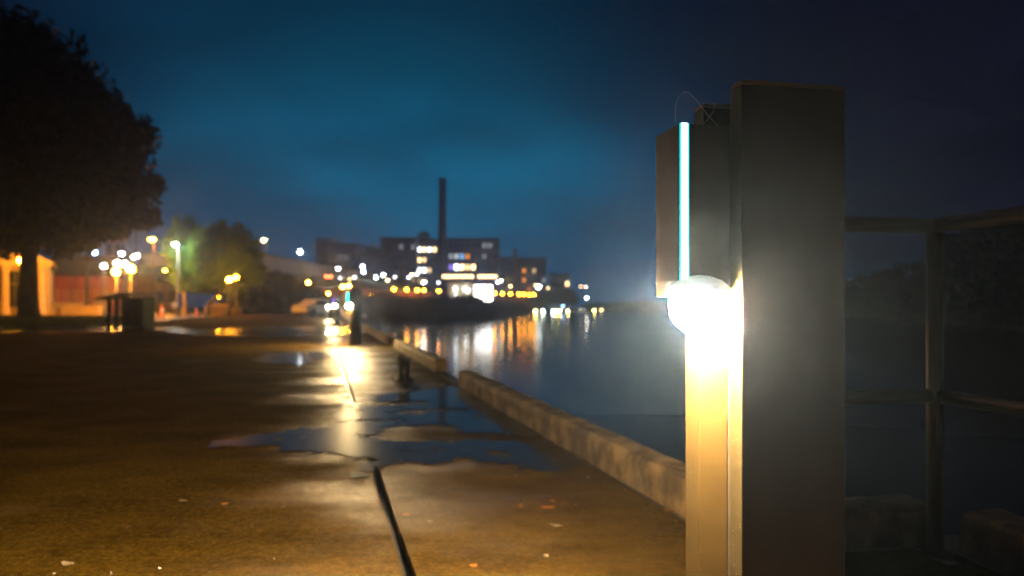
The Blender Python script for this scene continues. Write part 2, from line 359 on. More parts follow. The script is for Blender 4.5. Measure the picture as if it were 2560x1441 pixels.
# ---- paving: a dark bed with separate concrete slabs on it
pav = struct(MB().prism([q(-6, -30)[:2], q(-6, 0.5)[:2], (1.9, -3.0), (C3.x, C3.y), (B.x, B.y), (A.x, A.y), q(85.4, KIN+0.015)[:2], q(85.4, -9)[:2], q(38, -9)[:2], q(38, -24)[:2], q(30, -30)[:2]], -0.30, -0.045).build('pavement', M['base']))
def slab(poly, bev=0.006):
    bm = bmesh.new(); vs = [bm.verts.new((p[0], p[1], 0)) for p in poly]; f = bm.faces.new(vs)
    if f.normal.z < 0: f.normal_flip()
    r = bmesh.ops.extrude_face_region(bm, geom=[f])
    for v in r['geom']:
        if isinstance(v, bmesh.types.BMVert): v.co.z -= 0.09
    bm.normal_update(); bmesh.ops.recalc_face_normals(bm, faces=bm.faces)
    top = [e for e in bm.edges if all(v.co.z > -0.01 for v in e.verts)]
    bmesh.ops.bevel(bm, geom=top, offset=bev, segments=2, affect='EDGES', profile=0.6)
    me = bpy.data.meshes.new('slab'); bm.to_mesh(me); bm.free(); me.materials.append(M['slab'])
    return link('slab', me, pav)
def qslab(s0, s1, w0, w1): slab([q(s0, w0)[:2], q(s0, w1)[:2], q(s1, w1)[:2], q(s1, w0)[:2]])
s_cuts = [-6, 7.24, 13.6, 20.0, 27.5, 35.4, 46, 58, 71, 85]
for a, c in zip(s_cuts[:-1], s_cuts[1:]):
    if a < 0: slab([q(-6, 0.0)[:2], q(-6, 1.03)[:2], q(-0.12, 1.03)[:2], q(c-0.012, 1.03)[:2], q(c-0.012, 0.0)[:2]])
    else: qslab(a+0.004, c-0.012, 0.0, 1.03)
slab([(A.x+0.03, A.y-0.015), (B.x-0.005, B.y-0.015), (C3.x-0.01, C3.y), (1.88, -1.5), (1.76, -1.5)])
for a, c in ((33.0, 46), (46, 58), (58, 71), (71, 85)): qslab(a+0.006, c-0.006, -8.6, -0.036)
l_cuts = [-6, 15.6, 24.0, 33.0]; w_cuts = [-0.036, -6.0, -12.0, -18.0, -24.0]
for a, c in zip(l_cuts[:-1], l_cuts[1:]):
    for w0, w1 in zip(w_cuts[1:], w_cuts[:-1]): qslab(a+0.006, c-0.006, w0+0.006, w1 - (0 if w1 > -1 else 0.006))

# ---- kerb blocks along the water (rough, chipped concrete)
def rough_block(p0, p1, nrm, wid, h, name, label, group=None, seed=0, z0=0.003):
    """a long block from p0 to p1 (inner foot line), nrm points to the water"""
    L_ = (p1-p0).length; n = max(4, int(L_/0.07)); t = (p1-p0)/L_
    prof = [(0, z0), (0.002, h*0.35), (0.0, h*0.7), (0.004, h-0.02), (0.016, h-0.004), (0.03, h), (wid*0.5, h), (wid-0.02, h), (wid, h-0.02), (wid, z0)]
    vs, fs = [], []; m = len(prof)
    for i in range(n+1):
        p = p0 + t*(L_*i/n); chip = 1.0 if 0 < i < n else 0.3
        for j, (a, z) in enumerate(prof):
            d = 0.006*mnoise.noise(Vector((i*0.35+seed*9, j*0.9, seed)))*chip
            e = 0.009*max(0, mnoise.noise(Vector((i*0.55, seed*3.1, 5)))-0.1) * (1 if 3 <= j <= 5 else 0)
            v = p + nrm*(a + d + e*2); vs.append((v.x, v.y, z - e*1.8 + (d if 4 <= j <= 7 else 0)))
    for i in range(n):
        for j in range(m-1): fs.append((i*m+j, (i+1)*m+j, (i+1)*m+j+1, i*m+j+1))
    fs.append(tuple(range(m))); fs.append(tuple(n*m+j for j in range(m))[::-1])
    mb = MB().add(vs, fs); o = mb.build(name, M['kerb'])
    bm = bmesh.new(); bm.from_mesh(o.data); bmesh.ops.recalc_face_normals(bm, faces=bm.faces); bm.to_mesh(o.data); bm.free()
    return tag(o, label, 'kerb', group)
G1 = 'kerb blocks along the quay edge'
rough_block(q(-0.10, KIN), q(4.72, KIN), NN, 0.15, 0.152, 'kerb_block', 'long rough tan kerb block nearest the bright bollard, between pavement and river', G1, 1)
rough_block(q(6.2, KIN), q(11.2, KIN), NN, 0.15, 0.155, 'kerb_block', 'second kerb block beyond the gap, beside the black mooring post', G1, 2)
rough_block(q(12.3, KIN), q(22.0, KIN), NN, 0.15, 0.155, 'kerb_block', 'third kerb block, beginning just behind the teal lit bollard', G1, 3)
rough_block(q(22.6, KIN), q(35.3, KIN), NN, 0.15, 0.155, 'kerb_block', 'fourth kerb block, beside the violet lit bollard', G1, 4)
rough_block(q(36.0, KIN), q(58.0, KIN), NN, 0.15, 0.155, 'kerb_block', 'fifth kerb block, far off beyond the violet lit bollard', G1, 7)
rough_block(q(59, KIN), q(85, KIN), NN, 0.15, 0.155, 'kerb_block', 'farthest kerb block, running to the dark shrubs on the bank', G1, 8)
n2 = Vector((-(B-A).y, (B-A).x, 0)).normalized()
rough_block(A + Vector((0.0, 0.0, 0)), B + Vector((-0.035, -0.005, 0)), n2, 0.15, 0.135, 'kerb_block', 'short dim kerb block behind the corner railing post, left of it', G1, 5)
d3 = (C3 - B).normalized(); n3 = Vector((-d3.y, d3.x, 0)); B3 = B + d3*0.075
rough_block(B3, B3 + d3*2.9, n3, 0.17, 0.14, 'kerb_block', 'dim kerb block at the right edge running towards the viewer', G1, 6)

# ---- puddles
def inside(poly, x, y):
    c = False; n = len(poly); j = n-1
    for i in range(n):
        xi, yi = poly[i]; xj, yj = poly[j]
        if (yi > y) != (yj > y) and x < (xj-xi)*(y-yi)/(yj-yi)+xi: c = not c
        j = i
    return c
def sdist(poly, x, y):
    best = 1e9; n = len(poly)
    for i in range(n):
        ax, ay = poly[i]; bx, by = poly[(i+1) % n]; dx, dy = bx-ax, by-ay
        t = max(0, min(1, ((x-ax)*dx+(y-ay)*dy)/(dx*dx+dy*dy+1e-12)))
        best = min(best, math.hypot(x-ax-t*dx, y-ay-t*dy))
    return best if inside(poly, x, y) else -best
def puddle(poly, step, amp, freq, z, holes=(), name='puddle'):
    xs = [p[0] for p in poly]; ys = [p[1] for p in poly]
    x0, x1, y0, y1 = min(xs)-amp*2, max(xs)+amp*2, min(ys)-amp*2, max(ys)+amp*2
    nx, ny = int((x1-x0)/step)+2, int((y1-y0)/step)+2
    f = {}
    for i in range(nx):
        for j in range(ny):
            x, y = x0+i*step, y0+j*step
            v = sdist(poly, x, y)
            for (hx, hy, hrx, hry) in holes:
                v = min(v, (math.hypot((x-hx)/hrx, (y-hy)/hry)-1)*min(hrx, hry))
            v += amp*(mnoise.noise(Vector((x*freq, y*freq, 3))) + 0.7*mnoise.noise(Vector((x*freq*2.7, y*freq*2.7, 9))) + 0.5*mnoise.noise(Vector((x*freq*7, y*freq*7, 1))) + 0.3*mnoise.noise(Vector((x*freq*16, y*freq*16, 1))))
            f[i, j] = v
    mb_v, mb_f, idx = [], [], {}
    def vid(key, p):
        if key not in idx: idx[key] = len(mb_v); mb_v.append((p[0], p[1], z))
        return idx[key]
    for i in range(nx-1):
        for j in range(ny-1):
            cs = [(i, j), (i+1, j), (i+1, j+1), (i, j+1)]; poly2 = []
            for k in range(4):
                a, c = cs[k], cs[(k+1) % 4]; fa, fc = f[a], f[c]
                if fa > 0: poly2.append(vid(a, (x0+a[0]*step, y0+a[1]*step)))
                if (fa > 0) != (fc > 0):
                    t = fa/(fa-fc); key = (min(a, c), max(a, c))
                    poly2.append(vid(key, (x0+(a[0]+(c[0]-a[0])*t)*step, y0+(a[1]+(c[1]-a[1])*t)*step)))
            if len(poly2) >= 3: mb_f.append(poly2)
    return struct(MB().add(mb_v, mb_f).build(name, M['puddle']))
kc = lambda s: tuple(q(s, KIN-0.005)[:2])
puddle([(-1.80,4.02),(-1.45,4.30),(-1.20,4.66),(-1.33,5.5),(-1.2,6.15),(-0.85,6.45), kc(4.5), kc(3.2), kc(1.9), kc(1.25), (0.22,3.38),(-0.06,3.44),(-0.31,3.55),(-0.60,3.42),(-0.70,3.25),(-0.83,3.62),(-1.02,3.76),(-1.33,3.86),(-1.6,3.88)],
       0.018, 0.15, 2.3, 0.0035, [(-0.40, 4.20, 0.40, 0.17), (-0.62, 4.45, 0.22, 0.10), (-0.62, 5.22, 0.30, 0.10), (-0.30, 5.0, 0.22, 0.06), (-1.35, 4.12, 0.10, 0.03), (-0.98, 4.75, 0.16, 0.08), (-0.95, 5.6, 0.25, 0.10), (-0.2, 3.75, 0.2, 0.05)])
puddle([(-8.5,18.5),(-6,18.0),(-4.6,19.5),(-4.7,24),(-6,27),(-9,26),(-11,22)], 0.25, 0.5, 0.5, 0.004, [(-7.4, 21.0, 1.2, 0.9)])
puddle([(-17,19.5),(-12,21),(-11.5,24.5),(-14.5,25.5),(-17.5,23.5),(-22,23.8),(-21,21)], 0.3, 0.5, 0.5, 0.004)
puddle([(-28,42),(-21,42),(-19,47),(-22,54),(-29,53)], 0.5, 0.9, 0.3, -0.05)
puddle([(-3.6,9.6),(-2.9,9.3),(-2.75,10.6),(-3.3,12.0),(-4.2,11.6)], 0.08, 0.15, 1.2, 0.004)

# ---- lawn under the big tree
LAWN = [(-60,22.6),(-17.3,23.2),(-15.6,25),(-17.5,31),(-24,43),(-60,46)]
lawn = struct(MB().prism(LAWN, -0.06, 0.10).build('lawn', M['lawn']))
def blades(poly, n, h, zbase, name, mat):
    vs, fs = [], []; xs = [p[0] for p in poly]; ys = [p[1] for p in poly]; k = 0
    while k < n:
        x, y = random.uniform(max(min(xs), -34), max(xs)), random.uniform(min(ys), max(ys))
        if not inside(poly, x, y): continue
        a = random.uniform(0, 6.28); w = random.uniform(0.01, 0.025); hh = h*random.uniform(0.5, 1.3); lx, ly = random.uniform(-.5, .5)*hh, random.uniform(-.5, .5)*hh
        o = len(vs); vs += [(x-w*math.cos(a), y-w*math.sin(a), zbase), (x+w*math.cos(a), y+w*math.sin(a), zbase), (x+lx, y+ly, zbase+hh)]; fs.append((o, o+1, o+2)); k += 1
    o = MB().add(vs, fs).build(name, mat); o['kind'] = 'stuff'; return o
g = blades(LAWN, 26000, 0.14, 0.10, 'grass', M['grass'])
tag(g, 'short green grass on the lawn below the big dark tree', 'grass')
# forecourt before the halls; its pale tone stands in for bright lamplit ground
struct(MB().prism([(-70, 47), (-24.5, 44), (-15, 52), (-14, 66), (-24, 92), (-40, 92), (-75, 70)], -0.35, -0.062).build('forecourt', M['forecourt']))
# lawn edging
def line_block(p0, p1, w, z0, z1, name, mat): 
    t = (Vector(p1)-Vector(p0)); t.z = 0; n_ = Vector((-t.y, t.x, 0)).normalized()*w/2
    p0, p1 = Vector(p0), Vector(p1)
    return MB().prism([(p0+n_)[:2], (p0-n_)[:2], (p1-n_)[:2], (p1+n_)[:2]], z0, z1).build(name, mat)
tag(line_block((-42, 22.5, 0), (-17.3, 23.1, 0), 0.16, -0.05, 0.13, 'lawn_edging', M['kerb']), 'low pale edging strip along the front of the dark tree lawn', 'kerb')

# ------------------------------------------------------------------ foreground: lit bollards
def box_part(name, mats, parent, *dims, bev=0.0015):
    return MB().box(*dims, bev=bev).build(name, mats, parent)
def make_bollard(name, label, loc, rz, core, edge, drops=True):
    t = thing(name, label, 'bollard light', loc, rz, 'lit bollards along the quay')
    for y0, y1 in ((0.0, 0.036), (0.126, 0.162)):
        p = box_part('side_plate', [M['plate'], M['edge']], t, 0, 0.18, y0, y1, 0, 1.142)
        for f in p.data.polygons:
            if abs(f.normal.x) > 0.9: f.material_index = 1
        box_part('plate_cap', M['cap'], p, 0.0004, 0.1796, y0+0.0004, y1-0.0004, 1.1432, 1.15, bev=0.001)
    box_part('core', M['plate'], t, 0.001, 0.203, 0.0368, 0.1252, 0, 1.086)
    box_part('head_block', M['head'], t, -0.088, 0.0002, 0.0364, 0.1256, 0.815, 1.087, bev=0.002)
    box_part('lower_post', M['bronze'], t, -0.050, 0.0004, 0.044, 0.092, 0, 0.8148, bev=0.002)
    st = box_part('led_strip', core, t, -0.0835, -0.0735, 0.0325, 0.0364, 0.818, 1.0865, bev=0.0006)
    eg = MB(); eg.box(-0.0862, -0.0838, 0.0335, 0.0364, 0.818, 1.0865); eg.box(-0.0732, -0.0708, 0.0335, 0.0364, 0.818, 1.0865)
    eg.build('strip_diffuser', edge, t)
    lc = (-0.052, 0.040, 0.800); lr = 0.046; th = [math.pi*i/12 for i in range(13)]  # lens dome widened to take in the lamp's bloom
    prof = [(max(1e-4, math.sin(a_)*lr), -math.cos(a_)*lr) for a_ in th if -math.cos(a_)*lr < 0.020] + [(0.0405, 0.0215)]
    MB().lathe(prof, 22, lc).build('lamp_lens', M['lens' if drops else 'lens_far'], t)
    MB().lathe([(0.0430, 0.0225), (0.0510, 0.0215), (0.0495, 0.0270), (0.036, 0.0400), (0.018, 0.0470), (0.0005, 0.0490)], 22, lc).build('light_block_hood', M['cap'], t)  # hood added to keep lamp light off the head block above
    for (x, z) in ((0.172, 0.905), (0.172, 0.12), (0.012, 0.12)):
        MB().tube((x, -0.0016, z), (x, -0.0001, z), 0.0026, n=10).build('screw', M['steel'], t)
    if drops:
        mb = MB()
        for k in range(160):
            r = random.uniform(0.00025, 0.0005); f = random.random(); z = random.uniform(0.02, 0.76)
            if f < 0.45: c = (-0.0002, random.uniform(0.003, 0.033), z)
            elif f < 0.70: c = (random.uniform(-0.048, -0.002), 0.0438, z)
            elif f < 0.85: c = (-0.0502, random.uniform(0.048, 0.088), z)
            else: c = (-0.0882, random.uniform(0.04, 0.122), random.uniform(0.86, 1.08))
            mb.ball(c, r, nu=6, nv=4)
        d = mb.build('water_drops', M['drop'], t); d['kind'] = 'stuff'
    return t
BR = R(10.97)
make_bollard('light_bollard', 'large bronze light bollard in the foreground, with white cyan strip and glaring lamp', (0.354, 1.052, 0), BR, M['led_core'], M['led_edge'])
make_bollard('light_bollard', 'second light bollard, with a teal strip, before the dark shrubs', (-3.22, 13.7, 0), BR, M['led_far'], M['led_edge'], False)
make_bollard('light_bollard', 'third light bollard, with a violet strip, left of the teal one', (-6.98, 27.0, 0), BR, M['led_violet'], M['led_violet_edge'], False)
make_bollard('light_bollard', 'farthest light bollard, a white glow left of the violet one', (-10.72, 40.0, -0.06), BR, M['led_core'], M['led_edge'], False)

# thin line looped over the top of the near bollard
def smooth_curve(pts, n=12):
    out = []
    P = [pts[0]] + pts + [pts[-1]]
    for i in range(1, len(P)-2):
        for k in range(n):
            t = k/n; a, b_, c, d = P[i-1], P[i], P[i+1], P[i+2]
            out.append(0.5*((2*b_) + (c-a)*t + (2*a-5*b_+4*c-d)*t*t + (3*b_-a-3*c+d)*t**3))
    out.append(pts[-1]); return out
mb = MB()
mb.path(smooth_curve([at(1689, 1.085, 306), at(1689, 1.085, 268), at(1700, 1.085, 238), at(1718, 1.088, 230), at(1738, 1.09, 248), at(1765, 1.10, 282), at(1797, 1.115, 318)]), 0.00042, 6)
mb.path(smooth_curve([at(1786, 1.13, 257), at(1783, 1.125, 278), at(1770, 1.115, 298), at(1754, 1.105, 314)]), 0.00034, 6)
tag(mb.build('fishing_line', M['wire']), 'thin clear fishing line looping up from the top of the near bollard', 'fishing line')

# ------------------------------------------------------------------ corner railing
rl = thing('railing', 'dark brown pipe railing turning a corner right of the near bollard', 'railing', (1.363, 2.2, 0))
rr_ = 0.0245
E0 = Vector((-0.52, -0.075, 0)); E2 = Vector((0.36, -1.28, 0)); O3 = Vector((0, 0, 0))
for p, sub in ((E0, 1), (O3, 1), (E2, 1)):
    mb = MB().tube(p + Vector((0, 0, 0.0)), p + Vector((0, 0, 1.036)), rr_, n=20); post = mb.build('post', M['rail'], rl)
    MB().lathe([(0.055, 0.0005), (0.055, 0.010), (0.03, 0.014), (0.028, 0.016)], 20, p).build('base_flange', M['rail'], post)
for a, c in ((E0, O3), (O3, E2)):
    MB().tube(a + Vector((0,0,1.058)), c + Vector((0,0,1.058)), rr_, n=20).build('top_rail', M['rail'], rl)
    t_ = (c-a).normalized()*0.022
    MB().tube(a + t_ + Vector((0,0,0.51)), c - t_ + Vector((0,0,0.51)), rr_*0.92, n=20).build('middle_rail', M['rail'], rl)
MB().ball(Vector((0, 0, 1.058)), rr_*1.03).build('corner_elbow', M['rail'], rl)
MB().ball(E0 + Vector((0, 0, 1.058)), rr_*1.03).build('corner_elbow', M['rail'], rl)

# ------------------------------------------------------------------ mooring post
mp_ = onground(1010, 953)
mo = thing('mooring_post', 'small black iron mooring post on the wet pavement beside the second kerb block', 'mooring post', mp_, R(15))
MB().lathe([(0.10, 0.0005), (0.10, 0.018), (0.085, 0.026), (0.062, 0.05), (0.056, 0.14), (0.064, 0.19), (0.072, 0.205), (0.06, 0.225), (0.03, 0.235)], 20).build('body', M['iron'], mo)
MB().tube((0.02, 0, 0.20), (-0.075, -0.02, 0.265), 0.026, 0.03, 12).build('horn', M['iron'], mo)
MB().tube((-0.02, 0, 0.19), (0.055, 0.02, 0.225), 0.024, 0.026, 12).build('horn', M['iron'], mo)
mb = MB()
ring = [Vector((-0.085 + 0.035*math.cos(a), -0.05+0.03*math.sin(a)*0.6, 0.035+0.03*math.sin(a))) for a in np.linspace(0, 2*math.pi, 17)]
mb.path(ring, 0.007, 8).build('shackle_ring', M['steel'], mo)
for k in range(4): MB().tube((0.075*math.cos(k*1.57+.7), 0.075*math.sin(k*1.57+.7), 0.016), (0.075*math.cos(k*1.57+.7), 0.075*math.sin(k*1.57+.7), 0.034), 0.011, n=6).build('anchor_bolt', M['steel'], mo)

# ------------------------------------------------------------------ leaves, scraps and grit on the pavement
def leaf_mesh(L_, w_, curl, mat, seed):
    r = random.Random(seed); n = 7; vs, fs = [], []
    for i in range(n):
        t = i/(n-1); ww = w_*math.sin(math.pi*(0.06+0.9*t))**0.8*(1+0.25*r.uniform(-1, 1)); x = (t-0.5)*L_
        curl2 = curl*0.35; z = curl2*L_*(t-0.5)**2*4; vs += [(x, -ww, z+curl2*L_*0.5+0.002), (x, 0, z+0.002), (x, ww, z+curl2*L_*0.4*r.uniform(0.2, 1.4)+0.002)]
    for i in range(n-1): fs += [(i*3, i*3+3, i*3+4, i*3+1), (i*3+1, i*3+4, i*3+5, i*3+2)]
    return MB().add(vs, fs).mesh('fallen_leaf', mat)
LEAVES = [
 (170, 1412, .050, .014, .20, 'leaf_pale', 'curled pale leaf at the bottom left of the pavement'),
 (458, 1253, .044, .009, .10, 'leaf_pale', 'long thin pale leaf left of the slab joint'),
 (562, 1261, .028, .012, .15, 'leaf_orange', 'small orange leaf right of the thin pale leaf'),
 (1015, 1288, .030, .010, .12, 'leaf_orange', 'small red orange leaf just right of the slab joint'),
 (1390, 1316, .050, .013, .18, 'leaf_pale', 'pale tan curled leaf below the orange leaf cluster'),
 (1370, 1270, .060, .013, .10, 'leaf_orange', 'long orange leaf, largest of the cluster near the bollard'),
 (1382, 1254, .026, .012, .15, 'leaf_orange', 'bright orange leaf at the upper edge of the leaf cluster'),
 (1410, 1260, .036, .014, .2, 'leaf_brown', 'brown leaf at the right of the orange leaf cluster'),
 (1440, 1264, .028, .011, .15, 'leaf_brown', 'reddish brown leaf between the leaf cluster and the kerb'),
 (1302, 1266, .022, .010, .12, 'leaf_orange', 'small orange leaf left of the leaf cluster'),
 (1670, 1276, .032, .010, .15, 'leaf_orange', 'orange leaf at the foot of the near kerb beside the bollard'),
 (1385, 1149, .026, .011, .15, 'leaf_orange', 'orange leaf floating at the front corner of the puddle by the kerb'),
 (1128, 1105, .032, .014, .15, 'leaf_orange', 'orange leaf lying on the dry island in the puddle'),
 (1184, 1416, .026, .012, .12, 'leaf_orange', 'orange leaf at the bottom edge, right of the slab joint'),
 (1365, 1391, .018, .012, .2, 'leaf_pale', 'tiny white scrap at the bottom, in front of the leaf cluster'),
 (1290, 1190, .018, .011, .2, 'leaf_pale', 'tiny pale scrap in front of the puddle edge'),
 (1470, 1194, .020, .011, .2, 'leaf_pale', 'tiny pale scrap close to the middle of the near kerb'),
 (1075, 1305, .022, .010, .2, 'leaf_pale', 'tiny pale scrap beside the red orange leaf'),
]
for i, (u, v, l_, w_, cu, m_, lab) in enumerate(LEAVES):
    o = link('fallen_leaf', leaf_mesh(l_, w_, cu, M[m_], i)); o.location = onground(u, v, 0.001); o.rotation_euler = (0, 0, random.uniform(-.5, .5))
    tag(o, lab, 'leaf', 'leaves and scraps on the wet pavement')
mb = MB()
for k in range(2600):
    s = random.uniform(-0.6, 8)**1.0; w = random.uniform(-3.2, 1.0)
    if random.random() < 0.35: w = random.gauss(0.0, 0.06)
    p = q(s, w); r = random.choice([0.0015, 0.002, 0.002, 0.003, 0.0045])
    if -0.045 < w < 0.003: continue
    an = random.uniform(0, 6.28); vs = [(p.x+r*math.cos(an+a)*random.uniform(.7, 1.3), p.y+r*math.sin(an+a)*random.uniform(.7, 1.3), 0.0) for a in (0, 2.1, 4.2)] + [(p.x, p.y, r*random.uniform(.8, 1.5))]
    mb.add(vs, [(0,1,3),(1,2,3),(2,0,3)])
gr = mb.build('grit', M['grit']); gr['kind'] = 'stuff'; tag(gr, 'loose grit scattered over the wet concrete pavement', 'grit')
mb = MB()
for k in range(420):
    f = random.random()
    if f < 0.5: p = q(random.uniform(0.2, 8), KIN - abs(random.gauss(0, 0.05)) - 0.012)
    elif f < 0.8: p = q(random.uniform(0.0, 7), random.choice((-0.05, 0.01)) + random.gauss(0, 0.02))
    else: p = q(random.uniform(0.0, 6), random.uniform(-2.5, 1.0))
    a = random.uniform(0, 6.28); l_ = random.uniform(0.004, 0.014); w_ = l_*random.uniform(.25, .6); ca, sa = math.cos(a), math.sin(a); z = random.uniform(0.001, 0.004)
    mb.add([(p.x-l_*ca, p.y-l_*sa, 0.001), (p.x-w_*sa, p.y+w_*ca, z), (p.x+l_*ca, p.y+l_*sa, 0.0015), (p.x+w_*sa, p.y-w_*ca, z+0.001)], [(0, 3, 1), (3, 2, 1)])
lt_ = mb.build('leaf_litter', M['leaf_brown']); lt_['kind'] = 'stuff'; tag(lt_, 'brown leaf crumbs gathered along the kerb foot and the slab joint', 'leaf litter')
wp = onground(2378, 1418)
wr = thing('crushed_wrapper', 'crushed yellow and silver wrapper on the dark pavement below the railing post', 'litter', wp, 0.3)
mb = MB(); vs = []; fs = []
for i in range(5):
    for j in range(4): vs.append(((i-2)*0.013, (j-1.5)*0.009, 0.004+random.uniform(0, 0.014)))
for i in range(4):
    for j in range(3): fs.append((i*4+j, i*4+j+4, i*4+j+5, i*4+j+1))
mb.add(vs, fs).build('foil', M['wrapper'], wr)
MB().tube((-0.035, 0, 0.006), (-0.028, 0.004, 0.010), 0.006, n=8).build('twisted_end', M['steel'], wr)

# ------------------------------------------------------------------ vegetation
def crown_mesh(name, lobes, n, size, mat, seed, shell=0.55):
    """leaf sized faces through lobes (cx, cy, cz, rx, ry, rz); uneven edge from sub-clumps"""
    r = np.random.default_rng(seed); lob = np.array(lobes, float)
    vol = (lob[:, 3]*lob[:, 4]*lob[:, 5])**(2/3); li = r.choice(len(lob), 220, p=vol/vol.sum())
    d = r.normal(size=(220, 3)); d /= np.linalg.norm(d, axis=1)[:, None]
    rad = r.uniform(shell, 1.0, 220)**0.7
    cl = lob[li, :3] + d*rad[:, None]*lob[li, 3:6]; cr = np.mean(lob[li, 3:6], axis=1)*r.uniform(0.12, 0.27, 220)
    ci = r.integers(0, 220, n); dd = r.normal(size=(n, 3)); dd /= np.linalg.norm(dd, axis=1)[:, None]
    p = cl[ci] + dd*(cr[ci]*r.uniform(0.35, 1.15, n))[:, None]
    nf = int(n*0.30); k = r.choice(len(lob), nf, p=vol/vol.sum()); e = r.normal(size=(nf, 3)); e /= np.linalg.norm(e, axis=1)[:, None]
    p[:nf] = lob[k, :3] + e*lob[k, 3:6]*(r.uniform(0, 0.92, nf)**0.4)[:, None]
    a = r.normal(size=(n, 3)); a /= np.linalg.norm(a, axis=1)[:, None]; c = np.cross(a, r.normal(size=(n, 3))); c /= np.linalg.norm(c, axis=1)[:, None]
    s = (size*r.uniform(0.6, 1.35, n))[:, None]
    v = np.stack([p-a*s, p+c*s*0.5, p+a*s, p-c*s*0.5], axis=1).reshape(-1, 3)
    me = bpy.data.meshes.new(name); me.vertices.add(4*n); me.vertices.foreach_set('co', v.ravel())
    me.loops.add(4*n); me.loops.foreach_set('vertex_index', np.arange(4*n)); me.polygons.add(n)
    me.polygons.foreach_set('loop_start', np.arange(0, 4*n, 4)); me.materials.append(mat); me.update(calc_edges=True); return me
def limb(mb, p, d, L_, r, depth, rnd):
    pts = [Vector(p)]; dd = Vector(d).normalized(); n = 5
    for k in range(n):
        dd = (dd + Vector((rnd.uniform(-.16, .16), rnd.uniform(-.16, .16), rnd.uniform(-.04, .14)))).normalized(); pts.append(pts[-1] + dd*L_/n)
    for k in range(n): mb.tube(pts[k], pts[k+1], r*(1-0.6*k/n), r*(1-0.6*(k+1)/n), 8)
    if depth > 0:
        for k in range(3):
            i = rnd.randint(2, n); dv = (dd + Vector((rnd.uniform(-.9, .9), rnd.uniform(-.9, .9), rnd.uniform(-.2, .5)))).normalized(); limb(mb, pts[i], dv, L_*0.62, r*0.45, depth-1, rnd)
def tree(name, label, loc, h_trunk, r_trunk, lobes, n, size, leaf, bark='bark', seed=1, group=None, lean=(0, 0), cat='tree', crown=None):
    t = thing(name, label, cat, loc, 0, group); rnd = random.Random(seed); mb = MB()
    mb.lathe([(r_trunk*1.5, -0.15), (r_trunk*1.12, 0.25), (r_trunk, 0.8)], 12)
    p0, p1 = Vector((0, 0, 0.8)), Vector((lean[0], lean[1], h_trunk)); mb.tube(p0, p1, r_trunk, r_trunk*0.75, 12)
    for k in range(5):
        a = k*1.26+rnd.uniform(-.3, .3); limb(mb, p1 - Vector((0, 0, 0.2)), (math.cos(a)*0.8, math.sin(a)*0.8, 0.9), h_trunk*0.9, r_trunk*0.5, 2 if r_trunk > 0.3 else 1, rnd)
    mb.build('trunk', M[bark], t)
    me = crown or crown_mesh('crown', lobes, n, size, M[leaf], seed); link('crown', me, t); return t
# the big tree
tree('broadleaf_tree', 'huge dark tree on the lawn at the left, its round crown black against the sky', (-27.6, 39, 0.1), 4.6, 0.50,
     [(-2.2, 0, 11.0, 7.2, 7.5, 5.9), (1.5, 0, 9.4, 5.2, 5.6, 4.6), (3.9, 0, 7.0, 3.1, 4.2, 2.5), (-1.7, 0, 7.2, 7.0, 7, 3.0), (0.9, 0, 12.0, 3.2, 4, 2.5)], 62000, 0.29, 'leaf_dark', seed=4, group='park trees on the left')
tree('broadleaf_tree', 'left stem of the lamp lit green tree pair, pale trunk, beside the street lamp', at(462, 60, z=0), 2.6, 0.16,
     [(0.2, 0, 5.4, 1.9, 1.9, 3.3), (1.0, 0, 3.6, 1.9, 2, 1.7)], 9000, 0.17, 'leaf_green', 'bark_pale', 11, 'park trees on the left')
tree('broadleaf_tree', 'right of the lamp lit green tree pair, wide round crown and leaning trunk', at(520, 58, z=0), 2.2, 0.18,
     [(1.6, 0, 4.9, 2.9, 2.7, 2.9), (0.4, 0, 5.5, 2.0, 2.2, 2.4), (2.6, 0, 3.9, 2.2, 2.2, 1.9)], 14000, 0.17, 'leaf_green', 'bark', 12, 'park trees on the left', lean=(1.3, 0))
# dark shrubs on the near bank
SHR = [crown_mesh('foliage', [(0, 0, 0.75, 1.5, 1.4, 0.95), (0.9, 0.2, 0.45, 1.1, 1.1, 0.65), (-1, -0.2, 0.5, 1.1, 1.1, 0.7)], 3200, 0.11, M['leaf_shrub'], 30+k) for k in range(3)]
stem_me = MB()
for k in range(6): stem_me.tube((0, 0, -0.5), (0.6*math.cos(k), 0.6*math.sin(k), 0.9), 0.035, 0.012, 6)
stem_me = stem_me.mesh('stems', M['bark'])
def shrub(loc, sc, k, label, group):
    t = thing('shrub', label, 'shrub', loc, random.uniform(0, 6), group); t.scale = sc; link('foliage', SHR[k % 3], t); link('stems', stem_me, t)
k = 0; shrub_label = 'dark leafy shrub in the dense row on the river bank under the orange globe lamps'
where = {-26.5: 'right behind the far kerb end', -24.5: 'below the leftmost orange globe', -20: 'below the first close pair of orange globes', -12: 'below the chimney foot', -6: 'left of the cream pavilion', -2.5: 'below the dazzling white pavilion', 1.0: 'below the close trio of orange globes'}
bank_line = [(-26.5, 92), (-24.5, 98), (-20, 104), (-12, 112), (-6, 119), (-2.5, 125), (1.0, 150), (5, 185)]
